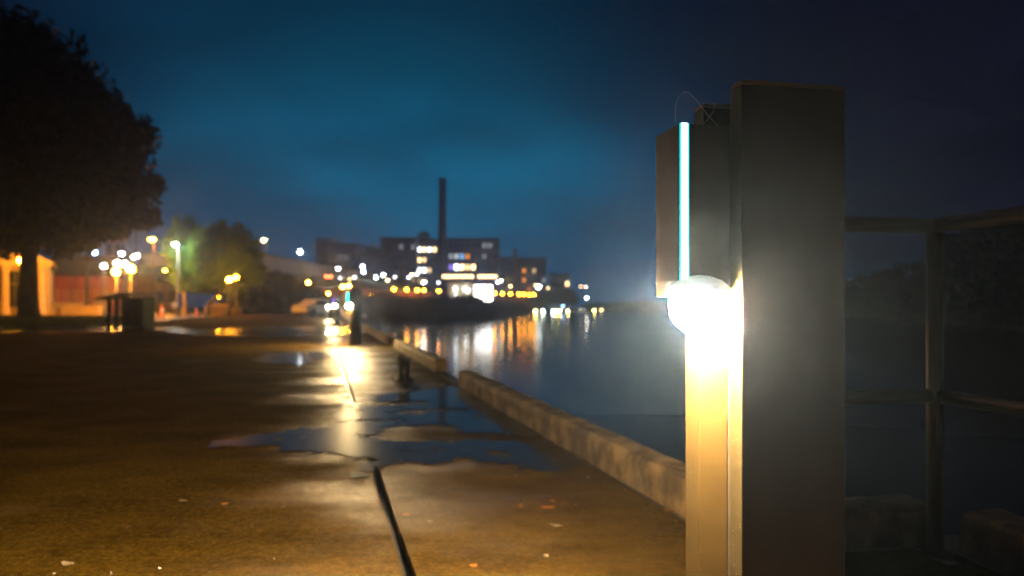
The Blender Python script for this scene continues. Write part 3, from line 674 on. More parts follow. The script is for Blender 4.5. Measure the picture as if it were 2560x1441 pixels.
for (ax, ay), (bx, by) in zip(bank_line[:-1], bank_line[1:]):
    n_ = max(2, int(math.hypot(bx-ax, by-ay)/2.1))
    for i in range(n_):
        for row in range(2):
            x = ax+(bx-ax)*i/n_ - 1.3 - row*2.0 + random.uniform(-.5, .5); y = ay+(by-ay)*i/n_ + 1.0 + row*2.2 + random.uniform(-.5, .5)
            s = (1.25 if ay < 122 else 0.85) + 0.3*random.random() + 0.25*row
            shrub((x, y, -1.5+0.5*row), (s*1.15, s*1.15, s*1.25), k, 'dark shrub, ' + ('front row at the water, ' if row == 0 else 'back row on the bank, ') + where[ax], 'shrubs crowded along the river bank'); k += 1
for i, (u, d, s) in enumerate([(640, 74, 2.1), (668, 80, 2.4), (705, 82, 2.3), (735, 78, 2.0)]):
    shrub(at(u, d, z=0), (s, s, s*1.15), i, ['dark bush left of the retaining wall, next to the green tree pair', 'tallest dark bush left of the brick retaining wall', 'dark bush in front of the left end of the retaining wall', 'low dark bush below the single orange lamp'][i], 'bushes by the retaining wall')

# ------------------------------------------------------------------ retaining wall and grass slope behind
w0 = at(672, 96, z=-0.1); w1 = at(1075, 152, z=-0.1)
t = (w1-w0).normalized(); wl = (w1-w0).length; ang = math.atan2(t.y, t.x)
rw = thing('retaining_wall', 'long red brick retaining wall with piers below the grass slope', 'wall', w0, ang)
MB().box(0, wl, 0, 0.6, 0, 3.75).build('wall', M['brick'], rw)
MB().box(-0.15, wl+0.15, -0.14, 0.74, 3.752, 4.0).build('coping', M['quay'], rw)
for k in range(10): MB().box(k*wl/9-0.35, k*wl/9+0.35, -0.25, -0.003, 0, 3.74).build('pier', M['brick'], rw)
nrm = Vector((-t.y, t.x, 0)); vs, fs = [], []
for i in range(13):
    for j, (o, z) in enumerate(((0.5, 3.7), (4, 4.6), (9, 5.8), (16, 6.8), (60, 7.2))):
        p = w0 + t*(wl*i/12) + nrm*o; vs.append((p.x - (0 if i else 12), p.y, z + 0.25*mnoise.noise(Vector((i*.7, j*1.3, 2)))))
for i in range(12):
    for j in range(4): fs.append((i*5+j, (i+1)*5+j, (i+1)*5+j+1, i*5+j+1))
fs.append(tuple(12*5+j for j in range(5)) ); 
struct(MB().add(vs, fs).build('grass_slope', M['slope']))

# ------------------------------------------------------------------ buildings
def win_mesh(w, h, lit=None, bars=1):
    mb = MB(); mb.add([(-w/2, -0.02, -h/2), (w/2, -0.02, -h/2), (w/2, -0.02, h/2), (-w/2, -0.02, h/2)], [(0, 1, 2, 3)], 0)
    f = 0.09; mb.box(-w/2-f, -w/2, -0.10, 0.0, -h/2-f, h/2+f, 1); mb.box(w/2, w/2+f, -0.10, 0.0, -h/2-f, h/2+f, 1)
    mb.box(-w/2, w/2, -0.10, 0.0, h/2, h/2+f, 1); mb.box(-w/2, w/2, -0.14, 0.0, -h/2-f, -h/2, 1)
    for k in range(bars): x = -w/2 + w*(k+1)/(bars+1); mb.box(x-0.03, x+0.03, -0.08, -0.03, -h/2, h/2, 1)
    return mb.mesh('window', [lit or M['glass'], M['frame']])
_wm = {}
def window(parent, x, z, w, h, lit=None, y=0.0, bars=1):
    k = (w, h, lit.name if lit else '', bars)
    if k not in _wm: _wm[k] = win_mesh(w, h, lit, bars)
    o = link('window', _wm[k], parent); o.location = (x, y-0.003, z); return o
def building(name, label, u0, u1, d, vtop, wall, depth=14, base=0.0, rot=0.0, roof='flat', cat='building', group=None, roofm=None):
    p0 = at(u0, d, z=base); k1 = (u1-1280)/F; w = (k1*d - p0.x)/(math.cos(rot) - k1*math.sin(rot)); h = at(u0, d, vtop).z - base
    b_ = thing(name, label, cat, p0, rot, group)
    MB().box(0, w, 0, depth, -1.5, h).build('wall', M[wall], b_)
    if roof == 'flat':
        mb = MB(); mb.box(-0.15, w+0.15, -0.18, depth+0.1, h+0.002, h+0.35); mb.build('roof', M[roofm or 'roof'], b_)
    return b_, w, h
def grid(b_, w, h, cols, rows, z0, dz, ww, hh, lits={}, x0=None, skip=()):
    for r_ in range(rows):
        for c in range(cols):
            if (r_, c) in skip: continue
            x = (c+0.5)*w/cols; window(b_, x, z0 + r_*dz, ww, hh, lits.get((r_, c)))
LW = lambda c, s: em(c, s)
# yellow lit columned house at the far left
b_, w, h = building('columned_house', 'cream house with columns and pediment, lit orange, behind the big tree trunk', -150, 124, 56, 662, 'plaster', 10, rot=R(32))
mb = MB(); mb.add([(-0.4, -1.2, h+0.36), (w+0.4, -1.2, h+0.36), (w*0.42, -1.2, h+2.6), (-0.4, 10, h+0.36), (w+0.4, 10, h+0.36), (w*0.42, 10, h+2.6)], [(0,1,2),(5,4,3),(1,4,5,2),(0,2,5,3),(0,3,4,1)]); mb.build('pediment', M['plaster'], b_)
for k in range(6): MB().lathe([(0.42, 0), (0.42, 0.2), (0.33, 0.3), (0.28, h-0.4), (0.4, h-0.2), (0.4, h-0.003)], 14, (0.6+k*(w-1.2)/5, -0.75, 0)).build('column', M['plaster'], b_)
MB().box(-0.2, w+0.2, -1.25, 0, -0.2, 0.0).build('porch_step', M['lowwall'], b_)
MB().box(-0.2, w+0.2, -1.22, -0.19, h+0.004, h+0.34).build('porch_beam', M['plaster'], b_)
for k in range(5):
    x = 0.6+(k+0.5)*(w-1.2)/5; window(b_, x, 1.7, 1.0, 1.9); 
    if h > 4: window(b_, x, h-0.95, 0.9, 1.0)
# red hall
b_, w, h = building('red_hall', 'long low red hall with brown pitched roof right of the columned house', 126, 300, 70, 690, 'redwall', 9, rot=R(26), roof='none')
def gable(b_, w, h, depth, rise, m, ov=0.4):
    mb = MB(); mb.add([(-ov, -ov, h), (w+ov, -ov, h), (w+ov, depth/2, h+rise), (-ov, depth/2, h+rise), (w+ov, depth+ov, h), (-ov, depth+ov, h)], [(0,1,2,3),(3,2,4,5),(1,4,2),(0,3,5),(0,5,4,1)]); mb.build('roof', M[m], b_)
gable(b_, w, h+0.003, 9, 2.5, 'roofbrown')
for k in range(7):
    x = 0.55+k*w/7.2; sh = MB().box(x-0.36, x+0.36, -0.07, -0.003, 1.0, 2.5).build('shutter', M['shutter'], b_)
    for j in range(5): MB().box(x-0.30, x+0.30, -0.10, -0.072, 1.12+j*0.28, 1.30+j*0.28).build('slat', M['shutter'], sh)
MB().box(w*0.72, w*0.72+1.0, -0.08, -0.003, 0, 2.2).build('door', M['plaster'], b_)
b_, w, h = building('brown_hall', 'brown brick hall with flat roof behind the green cabinet, right of the red hall', 301, 384, 77, 696, 'brick', 9, rot=R(28), roofm='roofbrown')
for k in range(3): window(b_, (k+.5)*w/3, 1.7, 0.8, 1.3)
b_, w, h = building('tall_house', 'pinkish brick house rising behind the cluster of white lamps', 262, 306, 118, 590, 'brick', 9, rot=R(26), roof='none'); gable(b_, w, h+0.003, 9, 1.4, 'roofbrown')
grid(b_, w, h, 2, 3, 4.0, 3.4, 0.9, 1.6)
b_, w, h = building('orange_house', 'orange lit plaster house between the bright star lamp and the green tree', 362, 440, 104, 636, 'plaster', 10, rot=R(26), roofm='roofbrown'); grid(b_, w, h, 3, 2, 2.2, 3.0, 0.9, 1.5)
# pale warehouse on the slope: its long roof line falls to the right (turned away)
p0 = at(646, 122, z=4.5); p1 = at(900, 190, z=4.5); ln = (p1-p0).length; an = math.atan2((p1-p0).y, (p1-p0).x)
wh = thing('warehouse', 'long pale metal warehouse above the grass slope with a sloping roof line', 'building', p0, an)
hw = at(646, 122, 636).z - 4.5; MB().box(0, ln, 0, 25, -1, hw).build('wall', M['metalwall'], wh); MB().box(-0.2, ln+0.2, -0.25, 25.2, hw+0.002, hw+0.35).build('roof', M['greywall'], wh)
for k in range(int(ln/4.0)): MB().box(k*4.0+1.9, k*4.0+2.1, -0.10, -0.003, -0.5, hw-0.01).build('wall_rib', M['metalwall'], wh)
for k in range(4): MB().box(6+k*16, 10+k*16, -0.06, -0.002, -0.5, 3.2).build('loading_door', M['greywall'], wh)
# grey block and mill complex
b_, w, h = building('grey_tower_block', 'plain grey concrete block standing left of the dark tree on the ridge', 789, 822, 212, 598, 'greywall', 18, 4)
window(b_, w*0.5, 10, 1.2, 1.2)
b_, w, h = building('grey_office', 'lower grey office joined to the right of the plain grey block', 823, 892, 212, 612, 'greywall', 18, 4); grid(b_, w, h, 4, 3, 5, 3.4, 1.1, 1.4, {(2, 1): LW(COOL, .25), (2, 2): LW(COOL, .25)})
b_, w, h = building('mill_wing', 'dark brick mill wing with small windows left of the tall chimney', 950, 1040, 232, 596, 'brick_dark', 22, 1)
grid(b_, w, h, 6, 5, 5, 3.7, 1.1, 1.7, {(4, 3): LW(COOL, .3), (4, 5): LW(COOL, .3), (1, 5): LW(WARM, .6)})
b_, w, h = building('mill_centre', 'central brick mill directly behind the tall chimney, with lit top windows', 1041, 1119, 238, 600, 'brick_dark', 22, 1)
lt = {(4, 0): LW(COOL, 9), (4, 1): LW(WARM, 7), (4, 2): LW(COOL, 6), (4, 3): LW(WARM, 5), (4, 4): LW(COOL, 5), (3, 0): LW(WARM, 8), (3, 1): LW(WARM, 3), (2, 0): LW(COOL, 9), (2, 1): LW(COOL, 8), (2, 2): LW(WARM, 2), (0, 0): LW(WARM, 1.2), (1, 0): LW(WARM, 1), (1, 1): LW(WARM, 0.8)}
grid(b_, w, h, 6, 5, 5, 3.6, 1.15, 1.5, lt)
mb = MB(); mb.lathe([(3.0, 0), (3.0, 0.8), (2.2, 1.6), (1.9, 2.6), (0.8, 3.4)], 12, (1.6, 8, h+0.36)); mb.build('roof_turret', M['greywall'], b_)
b_, w, h = building('mill_east_wing', 'large brick mill wing right of the tall chimney with pale window bays', 1120, 1246, 228, 598, 'brick_dark', 24, 1)
lt = {(3, 0): LW(COOL, .5), (3, 1): LW(COOL, .9), (3, 2): LW(BLUE, 1.5), (3, 3): LW(SOD, 1.2), (2, 1): LW(COOL, 10), (2, 2): LW(WARM, 8), (2, 3): LW(WARM, 3), (2, 4): LW(WARM, 6), (2, 0): LW((.35, .2, 1), 1.5), (1, 2): LW(YEL, 3), (1, 3): LW(WARM, 2.5), (4, 6): LW(COOL, .35), (3, 6): LW(COOL, .3), (4, 7): LW(COOL, .35), (1, 6): LW(WARM, .6)}
grid(b_, w, h, 9, 5, 5.5, 3.6, 1.2, 1.7, lt)
b_, w, h = building('lit_arcade', 'low brick terrace with a dazzling strip of lit windows below the mill', 1106, 1243, 206, 684, 'brick_dark', 14, 0.2)
for k in range(14):
    if k == 8: continue
    window(b_, (k+.5)*w/14, h-0.95, w/14-0.25, 0.9, LW(WARM, 7))
for k in range(7): window(b_, (k+.5)*w/7, 3.2, 1.1, 1.8)
# chimney
ch = thing('mill_chimney', 'tall tapering brick factory chimney rising above the mill', 'chimney', at(1106, 222, z=0))
zt = at(1106, 222, 446).z
MB().lathe([(1.75, 0), (1.7, 3), (1.45, zt*0.4), (1.15, zt-2.2), (1.3, zt-2.0), (1.3, zt-1.2), (1.15, zt-1.0)], 20).build('shaft', M['brick_dark'], ch)
MB().lathe([(1.25, zt-0.998), (1.32, zt-0.6), (1.2, zt)], 20).build('crown_band', M['brick_dark'], ch)
MB().box(-2.1, 2.1, -2.1, 2.1, 0, 9.5).build('plinth', M['brick'], ch)
# right group
b_, w, h = building('mill_annex', 'small dark brick annex right of the mill with pale lower windows', 1247, 1303, 244, 645, 'brick_dark', 18, 0); grid(b_, w, h, 4, 4, 3.2, 3.5, 1.2, 1.5, {(1, 1): LW(YEL, .25), (1, 2): LW(YEL, .25), (2, 1): LW(YEL, .25), (2, 2): LW(YEL, .2)})
ch2 = thing('small_chimney', 'short thin brick chimney above the annex right of the mill', 'chimney', at(1288, 240, z=0)); MB().lathe([(0.95, 0), (0.7, at(1288, 240, 630).z), (0.78, at(1288, 240, 629).z), (0.78, at(1288, 240, 624).z)], 14).build('shaft', M['brick'], ch2)
MB().lathe([(0.85, 0), (0.85, 0.3), (0.6, 0.35)], 14, (0, 0, at(1288, 240, 623.8).z)).build('crown_band', M['brick'], ch2)
b_, w, h = building('apartment_block', 'dark apartment block with a few dim windows right of the small chimney', 1304, 1366, 252, 646, 'brick_dark', 16, 0)
grid(b_, w, h, 5, 4, 3.5, 3.4, 1.2, 1.6, {(3, 0): LW(SOD, 1.6), (2, 0): LW(SOD, 1.4), (3, 2): LW(WARM, 1.1), (2, 4): LW(COOL, .4), (1, 1): LW(SOD, .8)})
b_, w, h = building('pale_block', 'pale stone building on the right end of the skyline', 1377, 1424, 300, 686, 'palewall', 16, 0); grid(b_, w, h, 4, 3, 3.2, 3.6, 1.3, 1.6, {(2, 3): LW(WARM, 6), (1, 1): LW(COOL, .6)})
# riverside pavilions
b_, w, h = building('cream_pavilion', 'cream riverside pavilion lit by wall lamps, left of the dazzling white one', 1120, 1182, 160, 706, 'plaster', 9, 0)
grid(b_, w, h, 4, 1, 2.0, 3, 0.9, 1.5); 
for x, z, s in ((1138, 722, 45), (1138, 738, 40), (1163, 722, 50), (1169, 727, 40)):
    p = at(x, 159.4, z); o = MB().ball((0, 0, 0), 0.24).build('wall_lamp', em(COOL, s), b_); o.location = (p.x - b_.location.x, -0.45, p.z)
b_, w, h = building('white_pavilion', 'dazzling white lit glass fronted pavilion by the river', 1186, 1230, 158, 711, 'white', 8, 0.0)
for k in range(4):
    MB().box((k+.5)*w/4-0.46, (k+.5)*w/4+0.46, -0.04, -0.003, 0.5, h-0.3).build('lit_pane', em((1.0, 0.97, 0.9), 15), b_)
for k in range(5): MB().box(max(0.0, k*w/4-0.06), min(w, k*w/4+0.06), -0.12, -0.002, 0.0, h-0.02).build('mullion', M['white'], b_)
MB().add([(0, -0.2, 0.2), (w, -0.2, 0.2), (w+2.0, -6, -0.9), (1.5, -6, -0.9), (0, -0.2, -0.2), (w, -0.2, -0.2), (w+2.0, -6, -1.2), (1.5, -6, -1.2)], [(0,3,2,1),(4,5,6,7),(0,1,5,4),(1,2,6,5),(2,3,7,6),(3,0,4,7)]).build('ramp', M['white'], b_)

# ------------------------------------------------------------------ street lamps
_lamp_parts = {}
def street_lamp(u, v, d, col, st, label, group='street lamps', ground=0.0, r=0.16, globe=True, extra=0.0, name='street_lamp'):
    st = st*(0.95 if col == SOD else 0.40)
    p = at(u, d, v); h = p.z - ground
    t = thing(name, label, 'street lamp', (p.x, p.y, ground), 0, group)
    mb = MB(); mb.lathe([(0.14, -0.2), (0.14, 0.3), (0.07, 0.45), (0.05, h - r + extra)], 8)
    mb.build('pole', M['pole'], t)
    if globe:
        MB().lathe([(0.09, h-r-0.06), (0.12, h-r*0.75)], 8).build('collar', M['pole'], t)
        MB().ball((0, 0, h), r, nu=10, nv=6).build('globe', em(col, st), t)
    else:
        hd = MB().box(-0.12, 0.12, -0.75, 0.1, h+0.06, h+0.2).build('lamp_head', M['pole'], t)
        MB().ball((0, -0.45, h), r, nu=10, nv=6, sc=(1, 1.3, 0.55)).build('bulb', em(col, st), t)
    return t
# riverside walk: globes in a row, getting closer together as they recede
us = [985, 1017, 1043, 1060, 1097, 1178, 1237, 1256, 1276, 1297, 1311, 1324, 1335]
names = ['leftmost orange globe lamp of the riverside row, above the dark shrubs', 'second orange globe lamp from the left in the riverside row', 'third orange globe lamp, left of a close pair on the riverside row', 'fourth orange globe lamp, closely right of the third one',
         'orange globe lamp just left of the chimney foot on the riverside row', 'orange globe lamp between the cream and the white pavilion', 'orange globe lamp immediately right of the white pavilion', 'second orange globe lamp right of the white pavilion',
         'third orange globe lamp right of the white pavilion', 'orange globe lamp left of the last close trio in the riverside row', 'first of the last close trio of orange riverside lamps', 'middle of the last close trio of orange riverside lamps', 'last orange globe lamp of the riverside row, at its right end']
for u, lab in zip(us, names):
    kk = (u-1280)/F; tt = (kk*134+23)/(29.5-67*kk); d = 134+67*tt
    v = 765 - 3.25*F/d; street_lamp(u, v, d, SOD, 170, lab, 'orange globe lamps of the riverside walk', 0.0, 0.24)
L_ = street_lamp
L_(385, 600, 82, SOD, 600, 'tall bright orange star lamp between the big tree and the green tree', r=0.30, globe=False)
L_(663, 602, 110, (1.0, .62, .2), 300, 'tall yellowish lamp high above the warehouse roof, left end', r=0.32, globe=False, ground=4.5)
L_(750, 630, 118, COOL, 420, 'tall cool white lamp on a mast before the warehouse', r=0.28, ground=4.5, extra=2.4)
L_(770, 708, 86, SOD, 1500, 'single orange globe lamp before the retaining wall, left of the bollards', r=0.20)
L_(573, 700, 52, SOD, 1300, 'left globe of the orange lamp pair right of the green trees', r=0.16)
L_(590, 694, 54, SOD, 450, 'right, dimmer globe of the orange lamp pair right of the green trees', r=0.14)
L_(857, 718, 88, SOD, 1300, 'left of two orange globes right above the teal bollard', r=0.16)
L_(872, 715, 92, SOD, 1300, 'right of two orange globes right above the teal bollard', r=0.16)
L_(53, 652, 55, SOD, 850, 'orange globe lamp left of the big tree trunk, before the columned house', r=0.22)
L_(445, 613, 57, (.95, 1, .85), 3200, 'cool white lamp at the left edge of the green tree pair', r=0.16, globe=False)
cl = 'lamps over the car park'
L_(237, 632, 92, BLUE, 260, 'blue tinted lamp, leftmost of the car park lamp cluster', cl, r=0.24)
L_(260, 666, 62, (1, .93, .85), 200, 'small white lamp low at the left of the car park lamp cluster', cl, r=0.2)
L_(290, 680, 56, SOD, 2000, 'lowest warm lamp of the car park lamp cluster', cl, r=0.24)
L_(293, 659, 63, (1, .9, .7), 300, 'left of two touching white lamps in the middle of the car park cluster', cl, r=0.24)
L_(312, 661, 63, (1, .9, .7), 300, 'right of two touching white lamps in the middle of the car park cluster', cl, r=0.24)
L_(304, 635, 100, COOL, 380, 'highest cool white lamp of the car park cluster', cl, r=0.24)
L_(334, 643, 98, (.95, 1, .9), 380, 'left of the white lamp pair at the upper right of the car park cluster', cl, r=0.2)
L_(344, 640, 98, (.95, 1, .9), 380, 'right of the white lamp pair at the upper right of the car park cluster', cl, r=0.2)
L_(327, 673, 57, SOD, 1100, 'large warm lamp at the lower right of the car park cluster', cl, r=0.27)
hl = 'lamps on the slope road'
for u, v, d, c, st, lab in [(845, 672, 150, COOL, 260, 'cool white lamp on the slope road below the grey office'), (907, 667, 155, COOL, 300, 'upper of two cool white lamps below the ridge tree'), (909, 680, 150, COOL, 240, 'lower of two cool white lamps below the ridge tree'),
        (940, 694, 150, (.7, 1, .85), 240, 'greenish white lamp on the slope road left of a brighter one'), (958, 688, 152, COOL, 300, 'bright cool lamp at the right end of the slope road lamps'), (969, 701, 150, WARM, 80, 'dim warm lamp below the bright cool slope lamp'),
        (850, 697, 140, COOL, 40, 'faint lamp on the slope crest right of the red signals'), (886, 694, 142, COOL, 36, 'faint lamp on the slope crest above the teal bollard'), (874, 699, 138, WARM, 26, 'faint warm lamp on the slope crest above the teal bollard'),
        (987, 693, 170, (.8, .85, 1), 40, 'faint lamp left of the mill foot, on the slope road'), (1022, 694, 175, (.8, .85, 1), 60, 'dim bluish lamp below the mill wing, left one'), (1029, 687, 176, WARM, 90, 'dim warm lamp below the mill wing'), (1042, 686, 176, (.8, .85, 1), 60, 'dim bluish lamp below the mill wing, right one'),
        (1058, 707, 170, COOL, 260, 'bright cool lamp left of the chimney plinth'), (1063, 706, 172, (.6, .75, 1), 60, 'dim bluish lamp touching the bright cool one by the chimney'), (1096, 707, 170, (.7, .8, 1), 40, 'dim lamp right at the chimney plinth')]:
    L_(u, v, d, c, st, lab, hl, r=0.22, ground=0.0 if u > 930 else 5.5)
rl_ = 'small lights at the right end of the skyline'
for u, v, d, c, st, lab in [(1244, 706, 200, (.6, .75, 1), 90, 'bluish lamp right of the dazzling window strip'), (1253, 702, 202, (.9, 1, .7), 90, 'greenish lamp next to the bluish one'), (1276, 716, 205, WARM, 60, 'dim warm lamp above the last riverside globes'), (1339, 714, 215, WARM, 60, 'dim warm lamp before the apartment block foot'),
        (1349, 716, 215, (.85, 1, .9), 220, 'white green lamp before the apartment block foot'), (1345, 721, 214, COOL, 120, 'cool lamp just below the white green one'), (1370, 721, 230, WARM, 36, 'faint warm lamp left of the pale building'), (1452, 717, 300, WARM, 70, 'left of two pinkish far lamps right of the pale building'),
        (1465, 718, 300, (1, .6, .5), 110, 'right of two pinkish far lamps right of the pale building'), (1467, 745, 260, (1, .95, .75), 260, 'large pale lamp low at the far right bank'), (1431, 748, 250, (.8, .7, 1), 26, 'faint violet lamp low in front of the pale building')]:
    L_(u, v, d, c, st, lab, rl_, r=0.25)
# dock with low lights near the water
dk = thing('floating_dock', 'low dark floating dock with small yellow lights across the river', 'dock', (0, 0, 0))
pa, pb = at(1300, 186, z=-1.2), at(1530, 236, z=-1.2); t = (pb-pa).normalized(); n_ = Vector((-t.y, t.x, 0))
MB().prism([pa[:2], pb[:2], (pb+n_*3)[:2], (pa+n_*3)[:2]], -1.6, -1.05).build('deck', M['quay'], dk)
for i, (u, v, c, s, lab) in enumerate([(1320, 782, YEL, 150, 'leftmost yellow light on the far dock'), (1346, 781, YEL, 150, 'second yellow light on the far dock'), (1365, 780, (.85, 1, .75), 120, 'pale green white light on the far dock, third from left'), (1390, 779, (.85, 1, .8), 120, 'pale green white light left of the two yellow ones on the far dock'),
        (1399, 778.5, YEL, 120, 'left of two touching yellow dock lights'), (1407, 778, YEL, 140, 'right of two touching yellow dock lights'), (1427, 778, (1, .7, .25), 90, 'amber light right of the touching yellow dock lights'), (1492, 776.5, YEL, 80, 'lone yellow light towards the right end of the dock'), (1510, 776, WARM, 24, 'faint last light at the right end of the dock')]):
    kk = (u-1280)/F; ax, ay = pa.x, pa.y; tt = (kk*ay-ax)/(t.x-kk*t.y) if abs(t.x-kk*t.y) > 1e-6 else 0
    p = pa + t*tt + n_*1.0
    o = thing('dock_light', lab, 'dock light', (p.x, p.y, -1.05), 0, 'small lights on the far dock'); z = at(u, p.y, v).z + 1.05; z = max(z, 0.3)
    MB().tube((0, 0, 0), (0, 0, z-0.12), 0.05, n=6).build('stem', M['pole'], o); MB().ball((0, 0, z), 0.22, nu=8, nv=6).build('globe', em(c, s), o)
L_(1407, 765, 240, BLUE, 120, 'blue light on a mast behind the dock', rl_, r=0.25)
# red signals
for i, (u, lab) in enumerate(((817, 'left red traffic signal on the slope crest'), (827, 'right red traffic signal on the slope crest'))):
    p = at(u, 132, 692); o = thing('traffic_signal', lab, 'traffic light', (p.x, p.y, 5.9), 0, 'red traffic signals')
    zz = p.z-5.9; MB().tube((0, 0, -0.3), (0, 0, zz+0.25), 0.06, n=6).build('pole', M['pole'], o); MB().box(-0.22, 0.22, -0.2, 0.1, zz-0.9, zz+0.35).build('housing', M['pole'], o); MB().ball((0, -0.22, zz), 0.2, nu=8, nv=6).build('red_lens', em((1, .08, .02), 45), o)
# bare poles
for u, v, d, lab in ((217, 632, 66, 'brown wooden utility pole before the red hall'), (608, 572, 95, 'thin dark pole rising behind the green tree'), (340, 560, 96, 'dark pole above the car park lamps, left of the star lamp')):
    p = at(u, d, v); o = thing('utility_pole', lab, 'pole', (p.x, p.y, 0)); MB().lathe([(0.16, -0.3), (0.13, p.z*0.6), (0.10, p.z)], 10).build('pole', M['darkroof'], o); MB().box(-0.7, 0.7, -0.19, -0.11, p.z-0.7, p.z-0.55).build('crossarm', M['darkroof'], o)

# ------------------------------------------------------------------ park furniture on the left
gp = onground(318, 819); gp.z = 0.0
gb = thing('green_cabinet', 'dark green cabinet under a sloping roof on two posts, on the wet pavement', 'cabinet', gp, R(-4))
MB().box(0.0, 0.86, -0.35, 0.35, 0.02, 1.12, bev=0.02).build('body', M['greenbox'], gb)
MB().box(0.06, 0.40, -0.375, -0.352, 0.08, 1.06, bev=0.005).build('door', M['greenbox'], gb); MB().box(0.46, 0.80, -0.375, -0.352, 0.08, 1.06, bev=0.005).build('door', M['greenbox'], gb)
for x in (0.37, 0.49): MB().tube((x, -0.385, 0.5), (x, -0.385, 0.68), 0.01, n=6).build('handle', M['steel'], gb)
mb = MB(); mb.add([(-0.95, -0.5, 1.02), (0.0, -0.5, 1.20), (0.95, -0.5, 1.22), (0.95, 0.5, 1.22), (0, 0.5, 1.20), (-0.95, 0.5, 1.02), (-0.95, -0.5, 1.07), (0.0, -0.5, 1.26), (0.95, -0.5, 1.28), (0.95, 0.5, 1.28), (0, 0.5, 1.26), (-0.95, 0.5, 1.07)], [(0,5,4,1),(1,4,3,2),(6,7,10,11),(7,8,9,10),(0,1,7,6),(1,2,8,7),(2,3,9,8),(3,4,10,9),(4,5,11,10),(5,0,6,11)]); mb.build('roof', M['darkroof'], gb)
for x, hh in ((-0.70, 1.065), (-0.40, 1.12)): MB().box(x-0.06, x+0.06, -0.06, 0.06, 0, hh).build('post', M['darkroof'], gb)
for (u, d, wd, hh, lab) in [(205, 60, 3.4, 0.75, 'low stone wall block lit orange in front of the red hall'), (165, 64, 2.6, 1.0, 'stone planter block nearer the big tree, lit orange'), (255, 66, 1.2, 1.3, 'tall narrow stone block beside the red hall door'), (548, 66, 2.2, 0.9, 'orange lit stone block right of the green trees'), (585, 70, 1.6, 0.6, 'small orange lit block right of the larger one'), (630, 74, 2.0, 0.7, 'dim orange block in front of the dark bushes')]:
    p = at(u, d, z=0); o = thing('stone_block', lab, 'stone block', p, random.uniform(-.2, .2), 'low stone blocks in the park')
    MB().box(-wd/2, wd/2, -0.3, 0.3, -0.1, hh, bev=0.03).build('block', M['lowwall'], o); MB().box(-wd/2-0.06, wd/2+0.06, -0.36, 0.36, hh+0.002, hh+0.1, bev=0.02).build('coping', M['lowwall'], o)
for (u0, u1, d, hh, lab) in [(122, 262, 60, 0.5, 'long low stone wall before the red hall, glowing orange'), (515, 600, 63, 0.6, 'low stone wall right of the leaning tree trunk, glowing orange')]:
    pa_, pb_ = at(u0, d, z=0), at(u1, d+2, z=0); ll = (pb_-pa_).length
    o = thing('low_wall', lab, 'wall', pa_, math.atan2(2, pb_.x-pa_.x), 'low stone walls in the park'); MB().box(0, ll, 0, 0.35, -0.2, hh, bev=0.02).build('wall', M['lowwall'], o); MB().box(-0.05, ll+0.05, -0.06, 0.41, hh+0.002, hh+0.09, bev=0.015).build('coping', M['lowwall'], o)
for u, v, d, st, lab in [(428, 671, 84, 300, 'small orange globe left of the green tree, low over the forecourt'), (412, 676, 86, 220, 'dimmer small orange globe left of the green tree'), (545, 742, 90, 160, 'small orange globe low between the green trees and dark bushes'), (680, 745, 92, 150, 'small orange globe low before the brick retaining wall'), (148, 645, 90, 120, 'small orange globe between big trunk and red hall roof'), (820, 735, 96, 260, 'orange globe low on the retaining wall left of the teal bollard'), (930, 738, 120, 260, 'orange globe low at the right part of the retaining wall')]:
    L_(u, v, d, SOD, st*2.5, lab, 'small orange park globes', r=0.15, ground=-0.1)
for (u, d, s, lab) in [(405, 58, 0.95, 'tall red and white traffic cone left of the green trees'), (492, 60, 0.75, 'red traffic cone between the two green tree trunks')]:
    p = at(u, d, z=-0.07); o = thing('traffic_cone', lab, 'traffic cone', p, 0, 'traffic cones'); o.scale = (s, s, s)
    MB().box(-0.28, 0.28, -0.28, 0.28, 0, 0.05).build('base', M['rubber'], o); MB().lathe([(0.2, 0.05), (0.135, 0.4)], 14).build('cone', M['cone'], o); MB().lathe([(0.137, 0.402), (0.10, 0.62)], 14).build('white_band', M['white'], o); MB().lathe([(0.098, 0.622), (0.04, 1.0)], 14).build('tip', M['cone'], o)
p = at(437, 56, z=-0.07); o = thing('post', 'short post with a round pale head beside the pale tree trunk', 'post', p); MB().tube((0, 0, 0), (0, 0, 0.75), 0.06, n=8).build('stem', M['pole'], o); MB().ball((0, 0, 0.9), 0.2).build('head', M['white'], o)
# pale parked car near the far bollards
cp = at(793, 58, z=-0.07); car = thing('parked_car', 'pale parked car left of the violet bollard', 'car', cp, R(64))
def car_body():
    prof = [(-2.1, 0.35), (-2.15, 0.75), (-1.9, 0.92), (-1.35, 0.98), (-0.75, 1.42), (0.75, 1.46), (1.45, 1.02), (2.05, 0.9), (2.15, 0.6), (2.1, 0.32)]
    vs, fs = [], []; m = len(prof)
    for k, (y, inset) in enumerate(((-0.84, 0.0), (-0.80, 0.0), (0.80, 0.0), (0.84, 0.0))):
        for (x, z) in prof: vs.append((x*(0.985 if k in (0, 3) else 1), y*(0.82 if z > 1.2 else 1), z))
    for k in range(3):
        for i in range(m): fs.append((k*m+i, k*m+(i+1) % m, (k+1)*m+(i+1) % m, (k+1)*m+i))
    fs.append(tuple(range(m))[::-1]); fs.append(tuple(3*m+i for i in range(m))); return MB().add(vs, fs)
car_body().build('body', M['white'], car)
for y in (-0.79, 0.79):
    s = 1 if y > 0 else -1
    MB().add([(-1.15, y*1.0+s*.045, 1.0), (1.2, y+s*.045, 1.03), (0.68, y*0.86+s*.03, 1.38), (-0.72, y*0.86+s*.03, 1.36)], [(0,1,2,3)]).build('side_window', M['glass'], car)
